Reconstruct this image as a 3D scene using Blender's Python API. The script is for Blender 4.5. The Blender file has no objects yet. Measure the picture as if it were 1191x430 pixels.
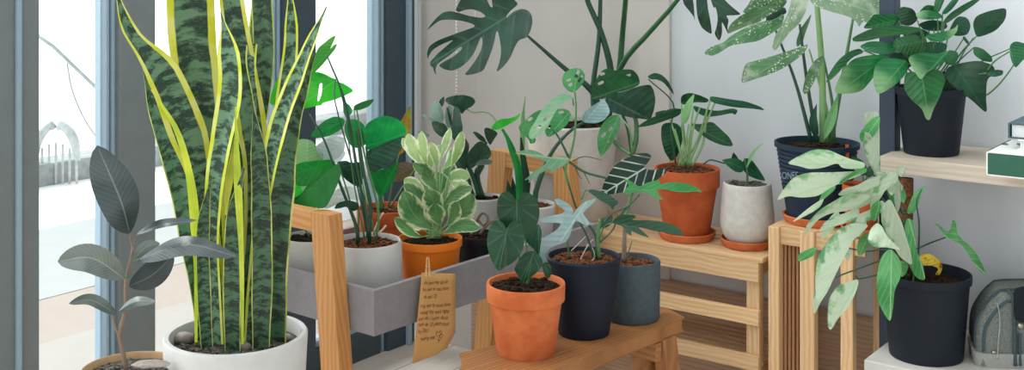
import bpy, bmesh, math, random
from mathutils import Vector, Matrix
from mathutils.geometry import delaunay_2d_cdt
random.seed(7)
R = random.Random(11)
F = 1400.0; CX = 595.5; HY = -60.0; H = 1.25      # focal length and horizon of the photograph (pixels), eye height
col = bpy.context.scene.collection
V = Vector

def at(px, py, Y):                                # where the sight line of a photo point meets depth Y
    return V(((px - CX) / F * Y, Y, H - (py - HY) / F * Y))

def lin(h):
    h = h.lstrip('#'); o = []
    for i in (0, 2, 4):
        c = int(h[i:i+2], 16) / 255
        o.append(c / 12.92 if c <= .04045 else ((c + .055) / 1.055) ** 2.4)
    return (*o, 1)

# ------------------------------------------------------------------ materials
class NT:
    def __init__(s, name):
        s.m = bpy.data.materials.new(name); s.m.use_nodes = True
        s.t = s.m.node_tree; s.n = s.t.nodes; s.l = s.t.links
        s.n.clear(); s.out = s.n.new('ShaderNodeOutputMaterial')
    def new(s, typ, **kw):
        n = s.n.new(typ)
        for k, v in kw.items(): setattr(n, k, v)
        return n
    def put(s, sock, v):
        if isinstance(v, bpy.types.NodeSocket): s.l.new(v, sock)
        else: sock.default_value = v
    def M(s, op, a, b=0.0, c=0.0):
        n = s.new('ShaderNodeMath', operation=op)
        s.put(n.inputs[0], a); s.put(n.inputs[1], b)
        if len(n.inputs) > 2: s.put(n.inputs[2], c)
        return n.outputs[0]
    def ss(s, x, lo, hi, a=0.0, b=1.0):
        n = s.new('ShaderNodeMapRange', interpolation_type='SMOOTHSTEP')
        for k, v in zip(range(5), (x, lo, hi, a, b)): s.put(n.inputs[k], v)
        return n.outputs[0]
    def mix(s, f, a, b):
        n = s.new('ShaderNodeMix', data_type='RGBA')
        s.put(n.inputs[0], f); s.put(n.inputs[6], a); s.put(n.inputs[7], b)
        return n.outputs[2]
    def noise(s, vec, scale, detail=2, rough=.5):
        n = s.new('ShaderNodeTexNoise'); s.put(n.inputs['Vector'], vec)
        n.inputs['Scale'].default_value = scale; n.inputs['Detail'].default_value = detail
        n.inputs['Roughness'].default_value = rough
        return n.outputs[0]
    def obj(s): return s.new('ShaderNodeTexCoord').outputs['Object']
    def uv(s): return s.new('ShaderNodeTexCoord').outputs['UV']
    def scl(s, vec, xyz):
        n = s.new('ShaderNodeMapping'); s.put(n.inputs[0], vec); n.inputs['Scale'].default_value = xyz
        return n.outputs[0]
    def xyz(s, vec):
        n = s.new('ShaderNodeSeparateXYZ'); s.put(n.inputs[0], vec); return n.outputs
    def bump(s, h, strength, dist=.002):
        n = s.new('ShaderNodeBump'); s.put(n.inputs['Height'], h)
        n.inputs['Strength'].default_value = strength; n.inputs['Distance'].default_value = dist
        return n.outputs[0]
    def bsdf(s, color, rough=.5, spec=.5, normal=None, metal=0.0, sheen=0):
        p = s.new('ShaderNodeBsdfPrincipled')
        s.put(p.inputs['Base Color'], color); s.put(p.inputs['Roughness'], rough)
        p.inputs['Specular IOR Level'].default_value = spec; p.inputs['Metallic'].default_value = metal
        if normal is not None: s.put(p.inputs['Normal'], normal)
        return p.outputs[0]
    def done(s, sh): s.l.new(sh, s.out.inputs[0]); return s.m

def mat_plain(name, c, rough=.6, spec=.4, var=.12, nscale=25, bump=.1, c2=None, metal=0):
    t = NT(name); o = t.obj()
    n = t.noise(o, nscale, 4, .6)
    a = lin(c); b = lin(c2) if c2 else tuple(x * (1 - var * 2) for x in a[:3]) + (1,)
    fac = t.ss(n, .35, .7)
    cc = t.mix(fac, a, b)
    fine = t.noise(o, 350, 2)
    return t.done(t.bsdf(cc, rough, spec, t.bump(t.M('ADD', n, fine), bump, .001), metal))

def mat_wood(name, c1, c2, knots=True, rough=.55, scale=1.0, c3=None):
    t = NT(name); uv = t.uv()
    warp = t.noise(t.scl(uv, (3, 6, 1)), 1.5 * scale, 2)
    g = t.noise(t.scl(uv, (1.2, 26, 1)), 3.0 * scale, 5, .65)
    n2 = t.new('ShaderNodeTexWave', wave_type='BANDS', bands_direction='Y')
    t.put(n2.inputs[0], t.scl(uv, (.35, 1, 1))); n2.inputs['Scale'].default_value = 26 * scale
    n2.inputs['Distortion'].default_value = 7; n2.inputs['Detail'].default_value = 3; n2.inputs['Detail Scale'].default_value = .7
    f = t.M('ADD', t.M('MULTIPLY', g, .75), t.M('MULTIPLY', n2.outputs[1], .28))
    cc = t.mix(t.ss(f, .15, .95), lin(c1), lin(c2))
    if knots:
        v = t.new('ShaderNodeTexVoronoi'); t.put(v.inputs['Vector'], t.scl(uv, (2.6, 8, 1))); v.inputs['Scale'].default_value = 1.1
        k = t.ss(v.outputs['Distance'], .04, .13, 1, 0)
        cc = t.mix(t.M('MULTIPLY', k, .75), cc, lin(c3 or c2))
    ri = t.new('ShaderNodeObjectInfo').outputs['Random']
    hs = t.new('ShaderNodeHueSaturation'); t.put(hs.inputs['Color'], cc)
    t.put(hs.inputs['Value'], t.ss(ri, 0, 1, .93, 1.07))
    return t.done(t.bsdf(hs.outputs[0], rough, .35, t.bump(f, .12, .001)))

def mat_leaf(name, c1, c2, vein=None, vs=.35, mid=.05, freq=60, slant=.25, mode=None, c3=None, trans=.25, rough=.42, spec=.36, bumpy=.45, nsc=14, radial=0, asp=.55, lvs=.5):
    """u runs from stalk to tip, v across: midrib, side veins and variegation follow the blade."""
    t = NT(name); uv = t.uv(); x = t.xyz(uv); u, vv = x[0], x[1]
    a = t.M('ABSOLUTE', t.M('SUBTRACT', t.M('MULTIPLY', vv, 2.0), 1.0))
    o = t.obj(); n = t.noise(o, nsc, 3)
    cc = t.mix(t.ss(n, .35, .68), lin(c1), lin(c2))
    q = t.M('SUBTRACT', u, t.M('MULTIPLY', a, slant))
    lat = t.M('SINE', t.M('MULTIPLY', q, freq))
    nf = t.noise(o, 60, 3)
    if radial:
        av = t.M('ARCTAN2', t.M('MULTIPLY', a, asp), t.M('ADD', u, .0))
        lat = t.M('SINE', t.M('MULTIPLY', av, radial))
    if mode == 'snake':
        bx = t.new('ShaderNodeCombineXYZ')
        t.put(bx.inputs[0], t.M('ADD', t.M('MULTIPLY', u, 46.0), t.M('MULTIPLY', a, .35))); t.put(bx.inputs[1], t.M('MULTIPLY', vv, 1.5))
        ri = t.new('ShaderNodeObjectInfo').outputs['Random']; t.put(bx.inputs[2], t.M('MULTIPLY', ri, 50.0))
        b = t.noise(bx.outputs[0], 1.0, 3, .62)
        fine = t.noise(t.scl(uv, (500, 12, 1)), 1.0, 2)
        cc = t.mix(t.ss(b, .42, .58), lin(c2), lin(c1))
        cc = t.mix(t.M('MULTIPLY', t.ss(fine, .5, .7), .2), cc, lin('#8fa683'))
        wob = t.noise(t.scl(uv, (14, 1, 1)), 1.0, 2)
        e = t.ss(t.M('ADD', a, t.M('MULTIPLY', t.M('SUBTRACT', wob, .5), .14)), slant, slant + .06)
        yy = t.mix(t.ss(t.noise(o, 25, 2), .35, .65), lin(c3), lin('#dfe27e'))
        cc = t.mix(e, cc, yy)
    elif mode == 'edge':
        w = t.noise(o, 45, 3, .6); lw = t.M('MULTIPLY', lat, .05)
        e = t.ss(t.M('ADD', t.M('ADD', a, lw), t.M('MULTIPLY', t.M('SUBTRACT', w, .5), 1.0)), .60, .95)
        cc = t.mix(e, cc, lin(c3))
    elif mode == 'center':
        w = t.noise(o, 38, 4, .6)
        e = t.ss(t.M('ADD', t.M('ADD', a, t.M('MULTIPLY', t.ss(u, .0, 1), .12)), t.M('MULTIPLY', t.M('SUBTRACT', w, .5), 2.6)), .55, 1.15, .95, 0.05)
        cc = t.mix(e, cc, lin(c3))
    elif mode == 'speckle':
        vo = t.new('ShaderNodeTexVoronoi'); t.put(vo.inputs['Vector'], o); vo.inputs['Scale'].default_value = 150
        sp = t.M('MULTIPLY', t.ss(vo.outputs['Distance'], .18, .38, 1, 0), t.ss(t.noise(o, 34, 2), .44, .58))
        cc = t.mix(sp, cc, lin(c3))
        cc = t.mix(t.ss(t.noise(o, 18, 3), .55, .72, 0, .55), cc, lin(c3))
    elif mode == 'blush':
        cc = t.mix(t.ss(t.M('ADD', u, t.M('MULTIPLY', t.M('SUBTRACT', n, .5), .8)), .45, 1.0, 0, .85), cc, lin(c3))
    elif mode == 'rim':
        cc = t.mix(t.ss(a, .93, .985), cc, lin(c3))
    elif mode == 'dead':
        cc = t.mix(t.ss(t.noise(o, 50, 4, .7), .48, .56), cc, lin(c3))
    if vein:
        m = t.ss(a, mid * .5, mid, 1, 0)
        lv = t.M('MULTIPLY', t.ss(lat, .80, 1.0), t.ss(t.noise(o, 30, 2), .3, .7, .25, lvs))
        vm = t.M('MULTIPLY', t.M('MAXIMUM', m, lv), vs)
        cc = t.mix(vm, cc, lin(vein))
    ri = t.new('ShaderNodeObjectInfo').outputs['Random']
    hs = t.new('ShaderNodeHueSaturation'); t.put(hs.inputs['Color'], cc)
    t.put(hs.inputs['Value'], t.ss(ri, 0, 1, .8, 1.22)); t.put(hs.inputs['Hue'], t.ss(ri, 0, 1, .49, .51))
    cc = hs.outputs[0]
    hgt = t.M('ADD', t.M('MULTIPLY', lat, .5), t.M('MULTIPLY', nf, .6))
    nb = t.bump(hgt, bumpy, .0015)
    p = t.bsdf(cc, rough, spec, nb)
    tr = t.new('ShaderNodeBsdfTranslucent')
    tc = t.new('ShaderNodeHueSaturation'); t.put(tc.inputs['Color'], cc); tc.inputs['Saturation'].default_value = 1.15; tc.inputs['Value'].default_value = 1.5
    t.put(tr.inputs[0], tc.outputs[0])
    mx = t.new('ShaderNodeMixShader'); mx.inputs[0].default_value = trans
    t.l.new(p, mx.inputs[1]); t.l.new(tr.outputs[0], mx.inputs[2])
    return t.done(mx.outputs[0])

# ------------------------------------------------------------------ objects
def tag(o, label=None, cat=None, group=None, kind=None):
    if label: o['label'] = label
    if cat: o['category'] = cat
    if group: o['group'] = group
    if kind: o['kind'] = kind
    return o

def empty(name, loc, label=None, cat=None, group=None, kind=None):
    o = bpy.data.objects.new(name, None); o.empty_display_size = .05; col.objects.link(o); o.location = loc
    return tag(o, label, cat, group, kind)

def origin(o):
    p = V((0, 0, 0))
    while o is not None: p = p + o.location; o = o.parent
    return p

def make(name, verts, faces, mat, parent=None, uvs=None, smooth=True, loc=None):
    base = origin(parent) if parent else (V(loc) if loc is not None else V((0, 0, 0)))
    me = bpy.data.meshes.new(name)
    me.from_pydata([tuple(V(v) - base) for v in verts], [], faces)
    if uvs:
        ul = me.uv_layers.new(name='UVMap')
        for lp in me.loops: ul.data[lp.index].uv = uvs[lp.vertex_index]
    me.polygons.foreach_set('use_smooth', [smooth] * len(me.polygons))
    me.materials.append(mat); me.update()
    o = bpy.data.objects.new(name, me); col.objects.link(o)
    if parent: o.parent = parent
    elif loc is not None: o.location = loc
    return o

class MB:
    """Collects geometry in world coordinates, then links it as one mesh object."""
    def __init__(s): s.v = []; s.f = []; s.uv = []
    def add(s, vs, fs, uvs=None):
        k = len(s.v); s.v += [V(v) for v in vs]; s.f += [tuple(i + k for i in f) for f in fs]
        s.uv += uvs if uvs else [(0, 0)] * len(vs)
    def box(s, c, ax, d, bev=.0):
        """c centre, ax three unit axes, d full sizes; unshared faces carry a grain UV along the longest side"""
        c = V(c); ax = [V(a) for a in ax]; bev = min(bev, min(d) * .3)
        bm = bmesh.new(); bmesh.ops.create_cube(bm, size=1)
        for v in bm.verts: v.co = V((v.co.x * d[0], v.co.y * d[1], v.co.z * d[2]))
        if bev: bmesh.ops.bevel(bm, geom=list(bm.edges), offset=bev, segments=2, affect='EDGES', profile=.6)
        L = max(range(3), key=lambda i: d[i]); off = R.random() * 9; oy = R.random() * 9
        bm.normal_update()
        for f in bm.faces:
            n = f.normal; k = max(range(3), key=lambda i: abs(n[i]))
            if k == L: a, b = [i for i in range(3) if i != L]
            else: a = L; b = [i for i in range(3) if i not in (L, k)][0]
            vs = []; uv = []
            for v in f.verts:
                vs.append(c + ax[0] * v.co.x + ax[1] * v.co.y + ax[2] * v.co.z)
                uv.append((v.co[a] + off, v.co[b] + oy + k * 1.7))
            s.add(vs, [tuple(range(len(vs)))], uv)
        bm.free()
    def tube(s, pts, rad, n=8, cap=True):
        pts = [V(p) for p in pts]; m = len(pts)
        if not isinstance(rad, (list, tuple)): rad = [rad] * m
        vs = []; up = None
        for i, p in enumerate(pts):
            T = (pts[min(i + 1, m - 1)] - pts[max(i - 1, 0)]).normalized()
            if up is None: up = T.orthogonal().normalized()
            up = (up - T * up.dot(T)).normalized(); sd = T.cross(up)
            for k in range(n):
                an = 2 * math.pi * k / n
                vs.append(p + (up * math.cos(an) + sd * math.sin(an)) * rad[i])
        fs = [(i * n + k, i * n + (k + 1) % n, (i + 1) * n + (k + 1) % n, (i + 1) * n + k) for i in range(m - 1) for k in range(n)]
        if cap: fs += [tuple(range(n - 1, -1, -1)), tuple((m - 1) * n + k for k in range(n))]
        s.add(vs, fs, [(i / max(1, m - 1), k / n) for i in range(m) for k in range(n)])
    def lathe(s, c, prof, n=56):
        c = V(c); vs = []; fs = []; m = len(prof); uv = []
        for j, (r, z) in enumerate(prof):
            for k in range(n):
                an = 2 * math.pi * k / n
                vs.append(c + V((r * math.cos(an), r * math.sin(an), z))); uv.append((k / n, j / m))
        for j in range(m - 1):
            for k in range(n):
                fs.append((j * n + k, j * n + (k + 1) % n, (j + 1) * n + (k + 1) % n, (j + 1) * n + k))
        fs.append(tuple(range(n - 1, -1, -1))); fs.append(tuple((m - 1) * n + k for k in range(n)))
        s.add(vs, fs, uv)
    def blob(s, c, r, sub=1, jit=.25, sq=(1, 1, 1)):
        bm = bmesh.new(); bmesh.ops.create_icosphere(bm, subdivisions=sub, radius=1)
        vs = [V(c) + V((v.co.x * sq[0], v.co.y * sq[1], v.co.z * sq[2])) * r * (1 + R.uniform(-jit, jit)) for v in bm.verts]
        fs = [tuple(v.index for v in f.verts) for f in bm.faces]
        bm.free(); s.add(vs, fs)
    def prism(s, poly, d):
        """poly: planar 3-D outline, d: thickness vector"""
        n = len(poly); a = [V(p) for p in poly]; b = [p + V(d) for p in a]
        fs = [tuple(range(n)), tuple(range(2 * n - 1, n - 1, -1))] + [(i, (i + 1) % n, (i + 1) % n + n, i + n) for i in range(n)]
        s.add(a + b, fs, [(p.x + p.y, p.z) for p in a + b])
    def build(s, name, mat, parent=None, smooth=False, loc=None):
        return make(name, s.v, s.f, mat, parent, s.uv, smooth, loc)

def smooth_by_angle(o, deg=35):
    me = o.data; me.polygons.foreach_set('use_smooth', [True] * len(me.polygons))
    bm = bmesh.new(); bm.from_mesh(me)
    for e in bm.edges:
        e.smooth = len(e.link_faces) == 2 and e.calc_face_angle(0) < math.radians(deg)
    bm.to_mesh(me); bm.free()

def catmull(P, n):
    P = [V(p) for p in P]
    if len(P) == 2: return [P[0].lerp(P[1], i / n) for i in range(n + 1)]
    Q = [P[0] * 2 - P[1]] + P + [P[-1] * 2 - P[-2]]; raw = []
    for i in range(1, len(Q) - 2):
        for k in range(12):
            t = k / 12; a, b, c, d = Q[i-1:i+3]
            raw.append(.5 * ((2 * b) + (c - a) * t + (2*a - 5*b + 4*c - d) * t*t + (3*b - a - 3*c + d) * t**3))
    raw.append(P[-1]); ln = [0]
    for i in range(1, len(raw)): ln.append(ln[-1] + (raw[i] - raw[i-1]).length)
    out = []; j = 0
    for i in range(n + 1):
        s = ln[-1] * i / n
        while j < len(ln) - 2 and ln[j + 1] < s: j += 1
        f = (s - ln[j]) / max(1e-9, ln[j+1] - ln[j]); out.append(raw[j].lerp(raw[j+1], min(1, f)))
    return out

# half-width profiles for entire blades
def pf(u, kind):
    if kind == 'ovate': return max(0, math.sin(math.pi * u ** .72)) ** .8 * (1 - .12 * u)
    if kind == 'ell': return max(0, math.sin(math.pi * u)) ** .62
    if kind == 'obov': return max(0, math.sin(math.pi * u ** 1.45)) ** .7
    if kind == 'lance': return max(0, math.sin(math.pi * u ** .8)) ** 1.15
    if kind == 'drip': return (max(0, math.sin(math.pi * min(1, u / .93) ** .62)) ** .75 * (1 - .25 * u) if u < .93 else 0) + .05 * max(0, 1 - u)
    return 1
# outlines of the lobed kinds, one half, u along the midrib and v as a share of the half width
HALF = dict(
 heart=[(0, .02), (-.13, .14), (-.2, .4), (-.19, .62), (-.1, .86), (.06, .99), (.25, 1), (.42, .88), (.6, .64), (.78, .36), (.9, .16), (1, 0)],
 arrow=[(0, .05), (-.2, .3), (-.42, .62), (-.5, .8), (-.42, .93), (-.2, 1), (0, .9), (.2, .8), (.45, .62), (.7, .38), (.88, .15), (1, 0)],
 sagit=[(0, .06), (-.12, .25), (-.3, .75), (-.32, 1), (-.18, .95), (.0, .62), (.15, .55), (.4, .5), (.65, .35), (.85, .15), (1, 0)],
 lobed=[(0, .03), (-.1, .25), (-.28, .8), (-.26, 1), (-.12, .95), (.04, .5), (.12, .26), (.2, .3), (.3, .72), (.42, .84), (.46, .7), (.42, .4), (.44, .22), (.58, .2), (.78, .24), (.92, .14), (1, 0)],
 fork=[(0, .03), (-.05, .3), (-.2, .9), (-.12, 1), (.05, .75), (.16, .34), (.3, .2), (.55, .22), (.8, .16), (1, 0)],
 monstera=[(0, .03), (-.14, .16), (-.2, .45), (-.16, .75), (-.02, .97), (.1, 1), (.14, .93), (.12, .55), (.09, .30), (.13, .22), (.17, .32), (.21, .6), (.27, .93), (.37, .93), (.41, .84), (.36, .5), (.28, .22), (.32, .17), (.38, .28), (.46, .52), (.56, .75), (.66, .66), (.6, .42), (.48, .2), (.52, .15), (.6, .24), (.72, .44), (.8, .44), (.86, .32), (.78, .2), (.7, .1), (.78, .08), (.9, .13), (1, 0)],
 split=[(0, .03), (-.1, .2), (-.12, .6), (.03, .93), (.2, 1), (.24, .9), (.2, .5), (.26, .42), (.34, .6), (.4, .92), (.55, .8), (.6, .7), (.54, .35), (.6, .3), (.68, .45), (.75, .5), (.88, .24), (1, 0)],
 ovate2=[(0, .04), (-.06, .3), (0, .62), (.15, .92), (.33, 1), (.52, .9), (.7, .66), (.86, .34), (1, 0)],
)
def ell_hole(u, v, a, b, ang):
    return [(u + a * math.cos(t) * math.cos(ang) - b * math.sin(t) * math.sin(ang), v + (a * math.cos(t) * math.sin(ang) + b * math.sin(t) * math.cos(ang))) for t in [2 * math.pi * k / 10 for k in range(10)]]
HOLES = dict(adans=[(.16, .42, .035, .2), (.32, .42, .04, .24), (.5, .38, .035, .2), (.66, .28, .03, .13)])
def inside(p, poly):
    x, y = p; c = False; n = len(poly); j = n - 1
    for i in range(n):
        xi, yi = poly[i]; xj, yj = poly[j]
        if (yi > y) != (yj > y) and x < (xj - xi) * (y - yi) / (yj - yi) + xi: c = not c
        j = i
    return c
_cache = {}
def outline_mesh(kind, asp):
    key = (kind, round(asp, 1))
    if key in _cache: return _cache[key]
    a = max(.12, round(asp, 1)); half = HALF['ovate2' if kind == 'adans' else kind]
    hv = [V((p[0], p[1] * a, 0)) for p in half]
    # round the outline off
    sm = [hv[0]]
    for i in range(1, len(hv)):
        seg = catmull(hv[max(0, i-1):i+1], 2) if i in (1, len(hv) - 1) else None
        if seg: sm += seg[1:]
        else:
            p0, p1, p2, p3 = hv[i-2], hv[i-1], hv[i], hv[i+1]
            for t in (1/3, 2/3, 1):
                sm.append(.5 * ((2*p1) + (p2-p0)*t + (2*p0-5*p1+4*p2-p3)*t*t + (3*p1-p0-3*p2+p3)*t**3))
    top = [(p.x, p.y) for p in sm]; bot = [(p[0], -p[1]) for p in reversed(top[:-1])]
    poly = top + bot; holes = []
    if kind == 'adans':
        for (u, v, ha, hb) in HOLES['adans']:
            for sg in (1, -1): holes.append(ell_hole(u + (.03 if sg < 0 else 0), sg * v * a, ha, hb * a * .8, 0 if 1 else 0))
    if kind == 'monstera':
        for (u, v) in ((.06, .16), (.22, .12), (.4, .1)):
            for sg in (1, -1): holes.append(ell_hole(u, sg * v * a, .012, .05 * a, .3 * sg))
    pts = list(poly); edges = [(i, (i + 1) % len(poly)) for i in range(len(poly))]
    for h in holes:
        k = len(pts); pts += h; edges += [(k + i, k + (i + 1) % len(h)) for i in range(len(h))]
    st = .055
    x = -.5
    while x < 1:
        y = -a
        while y <= a:
            if inside((x, y), poly) and not any(inside((x, y), h) for h in holes): pts.append((x + .003 * math.sin(y * 99), y))
            y += st
        x += st
    r = delaunay_2d_cdt([V(p) for p in pts], edges, [], 0, 1e-5)
    vs = [(p.x, p.y) for p in r[0]]; fs = []
    for f in r[2]:
        cx = sum(vs[i][0] for i in f) / len(f); cy = sum(vs[i][1] for i in f) / len(f)
        if inside((cx, cy), poly) and not any(inside((cx, cy), h) for h in holes): fs.append(tuple(f))
    used = sorted({i for f in fs for i in f}); mp = {o: n for n, o in enumerate(used)}
    res = ([(vs[i][0], vs[i][1] / a) for i in used], [tuple(mp[i] for i in f) for f in fs])
    _cache[key] = res
    return res

CAM = V((0, 0, H))
class Plant:
    def __init__(s, root, Y): s.root = root; s.Y = Y
    def p3(s, p): return at(p[0], p[1], s.Y + (p[2] if len(p) > 2 else 0))
    def leaf(s, mat, pts, w, kind='ovate', roll=None, fold=-.22, wave=.0, stalk=None, sw=1.6, smat=None, name='leaf', curl=0, dy=None, widths=None, label=None, nu=18):
        """pts: photo points along the midrib (stalk end first), w: blade width there in photo pixels"""
        if dy is None: dy = R.uniform(-.035, .035)
        # blades arch: the middle sits a little nearer or higher than the straight line
        P = []
        for i, p in enumerate(pts):
            e = p[2] if len(p) > 2 else dy * (.35 + .65 * i / max(1, len(pts) - 1))
            P.append(at(p[0], p[1], s.Y + e))
        if len(P) == 2:
            m = (P[0] + P[1]) / 2; d = P[1] - P[0]
            P.insert(1, m + V((0, -.10, .05)) * d.length)
        C = catmull(P, nu); L = sum((C[i+1] - C[i]).length for i in range(nu))
        Yc = C[nu // 2].y; hw = w / F * Yc / 2
        if roll is None: roll = R.uniform(-28, 28)
        rr = math.radians(roll); hw /= max(.35, math.cos(rr))
        def fr(i):
            T = (C[min(i + 1, nu)] - C[max(i - 1, 0)]).normalized()
            Vw = (CAM - C[i]).normalized() + V((0, 0, .25)); N = (Vw - T * Vw.dot(T))
            if N.length < .15: N = N + V((0, 0, 1)) - T * T.z
            N.normalize()
            N = Matrix.Rotation(rr, 3, T) @ N
            return T, N, T.cross(N)
        FRM = [fr(i) for i in range(nu + 1)]
        ph = R.uniform(0, 6)
        def pos(u, v):     # v in half widths
            f = u * nu; i = int(max(0, min(nu - 1, math.floor(f)))); t = f - i
            if u < 0: c = C[0] + FRM[0][0] * (u * L); N, S = FRM[0][1], FRM[0][2]
            else:
                c = C[i].lerp(C[i+1], t); N = FRM[i][1].lerp(FRM[i+1][1], t); S = FRM[i][2].lerp(FRM[i+1][2], t)
            x = v * hw
            z = fold * abs(x) + curl * x * x / hw + wave * hw * math.sin(u * 17 + ph + (1.3 if v > 0 else 0)) * abs(v)
            if u < 0: z += -.5 * (u * L) * fold * 0
            return c + S * x + N * z
        vs = []; fs = []; uvs = []
        if kind in HALF or kind == 'adans':
            pv, pfs = outline_mesh(kind, hw / L)
            for (u, v) in pv: vs.append(pos(u, v)); uvs.append((u, .5 + .5 * v))
            fs = pfs
        else:
            nv = 8
            for i in range(nu + 1):
                u = i / nu
                if widths:
                    g = u * (len(widths) - 1); j = min(int(g), len(widths) - 2); k = (g - j); k = k * k * (3 - 2 * k) if kind == 'strap' else k
                    h = (widths[j] * (1 - k) + widths[j+1] * k) / w
                else: h = pf(u, kind)
                h = max(h, .015)
                for j in range(nv + 1):
                    v = -1 + 2 * j / nv
                    vs.append(pos(u, v * h)); uvs.append((u, .5 + .5 * v))
            for i in range(nu):
                for j in range(nv):
                    a = i * (nv + 1) + j; fs.append((a, a + 1, a + nv + 2, a + nv + 1))
        o = make(name, vs, fs, mat, s.root, uvs)
        if label: o['label'] = label
        if stalk:
            mb = MB(); q = []
            for p in stalk: q.append(s.p3(p))
            q.append(C[0] + FRM[0][0] * .003)
            c2 = catmull(q, 12); r0 = sw / 2 / F * s.Y
            mb.tube(c2, [r0 * (1.15 - .35 * k / 12) for k in range(13)], 6)
            mb.build('leaf_stalk', smat or M['stalk'], o, True)
        return o
    def stem(s, pts, w, mat, name='stem', w2=None, n=14, parent=None):
        q = catmull([s.p3(p) for p in pts], n); r = w / 2 / F * s.Y; r2 = (w2 if w2 is not None else w) / 2 / F * s.Y
        mb = MB(); mb.tube(q, [r + (r2 - r) * k / n for k in range(n + 1)], 8)
        return mb.build(name, mat, parent or s.root, True)

def soil(parent, c, r, mat, dz=.004, chips=0, chip_mat=None, n=18):
    vs = [V(c) + V((0, 0, dz))]; fs = []
    rings = 7
    for j in range(1, rings + 1):
        for k in range(n * 2):
            an = math.pi * k / n; rr = r * j / rings
            vs.append(V(c) + V((rr * math.cos(an), rr * math.sin(an), (R.uniform(-1, 1) * dz if j < rings else 0))))
    m = n * 2
    for k in range(m): fs.append((0, 1 + k, 1 + (k + 1) % m))
    for j in range(rings - 1):
        for k in range(m):
            a = 1 + j * m + k; b = 1 + j * m + (k + 1) % m; fs.append((a, a + m, b + m, b))
    mb = MB(); mb.add(vs, fs)
    for i in range(chips):
        an = R.uniform(0, 6.28); rr = r * .93 * math.sqrt(R.random()); q = R.uniform(.003, .0075)
        mb.blob(V(c) + V((rr * math.cos(an), rr * math.sin(an), dz * .6)), q, 1, .3, (1.3, .8, .6))
    return mb.build('soil', mat, parent, False)

def pot(name, label, cat, px, Y, z0, rim_py, wt, wb, mat, soil_mat, style='plain', group=None, depth=.018, chips=40, loc=None, rimh=.25, belly=None, wall=None):
    """A potted plant's root at the pot's foot, with the pot and its soil."""
    x = (px - CX) / F * Y; z1 = H - (rim_py - HY) / F * Y; h = z1 - z0
    rt = wt / 2 / F * Y; rb = wb / 2 / F * Y
    root = empty(name, (x, Y, z0), label, cat, group)
    w = wall or rt * .07
    if style == 'terracotta':
        hr = h * rimh; rl = rb + (rt * .93 - rb) * (1 - rimh)
        prof = [(rb * .86, 0), (rb * .97, 0), (rb, .004), (rt * .915, h - hr), (rt * .985, h - hr + .0015), (rt * .99, h - hr + .004), (rt, h - .004), (rt * .99, h), (rt - w, h), (rt - w - .002, h - .004), (rt * .86, h - depth - .02)]
    elif style == 'plastic':
        prof = [(rb * .9, 0), (rb * .98, .001), (rb, .006), (rt * .95, h - .02), (rt * .955, h - .018), (rt, h - .017), (rt * 1.005, h - .003), (rt, h), (rt - w * .6, h), (rt * .93, h - .01), (rt * .9, h - depth - .02)]
    elif style == 'ribbed':
        prof = [(rb * .9, 0), (rb * .99, .001), (rb, .005)]
        n = 9
        for i in range(n):
            f0 = .42 + .5 * i / n
            ra = rb + (rt * .96 - rb) * f0
            prof += [(ra, h * f0), (ra + .0018, h * (f0 + .01)), (ra + .0018, h * (f0 + .025)), (ra, h * (f0 + .035))]
        prof += [(rt * .96, h - .012), (rt, h - .011), (rt, h), (rt - w * .6, h), (rt * .93, h - .01), (rt * .9, h - depth - .02)]
    elif style == 'belly':
        b = belly / 2 / F * Y
        prof = [(rb * .8, 0), (rb * .95, .001), (rb * 1.02, .005)]
        for i in range(1, 12):
            f = i / 12; prof.append((rb + (b - rb) * math.sin(f / .35 * math.pi / 2) if f < .35 else b + (rt - b) * ((f - .35) / .65) ** 1.25, h * f))
        prof += [(rt, h - .002), (rt - .002, h), (rt - w, h), (rt - w - .001, h - .004), (rt * .82, h - depth - .02)]
    else:
        prof = [(rb * .9, 0), (rb * .97, .001), (rb, .006), (rb + (rt - rb) * .5, h * .5), (rt, h - .004), (rt - .003, h), (rt - w + .002, h), (rt - w, h - .003), (rt - w, h - depth - .02)]
    mb = MB(); mb.lathe((x, Y, z0), prof)
    o = mb.build('pot', mat, root); smooth_by_angle(o, 40)
    soil(root, (x, Y, z1 - depth), (rt - w) * (.985 if style == 'plain' else .95), soil_mat, chips=chips)
    return root, Plant(root, Y)

def saucer(label, px, Y, z0, w, mat, h=.02, group=None):
    x = (px - CX) / F * Y; r = w / 2 / F * Y
    mb = MB(); mb.lathe((0, 0, 0), [(r * .8, 0), (r * .9, .001), (r * .97, h * .6), (r, h * .95), (r * .99, h), (r * .94, h), (r * .9, h * .55), (r * .84, h * .4), (.002, h * .4)])
    o = make('saucer', [v + V((x, Y, z0)) for v in mb.v], mb.f, mat, None, mb.uv, True, (x, Y, z0)); smooth_by_angle(o, 40)
    return tag(o, label, 'saucer', group)
def crop(ox, oy, s): return lambda q: (ox + q[0] / s, oy + q[1] / s)
def chaikin(P, n=1):
    for _ in range(n):
        Q = []
        for i in range(len(P)):
            a, b = P[i], P[(i + 1) % len(P)]
            Q += [(a[0] * .8 + b[0] * .2, a[1] * .8 + b[1] * .2), (a[0] * .2 + b[0] * .8, a[1] * .2 + b[1] * .8)]
        P = Q
    return P
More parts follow.
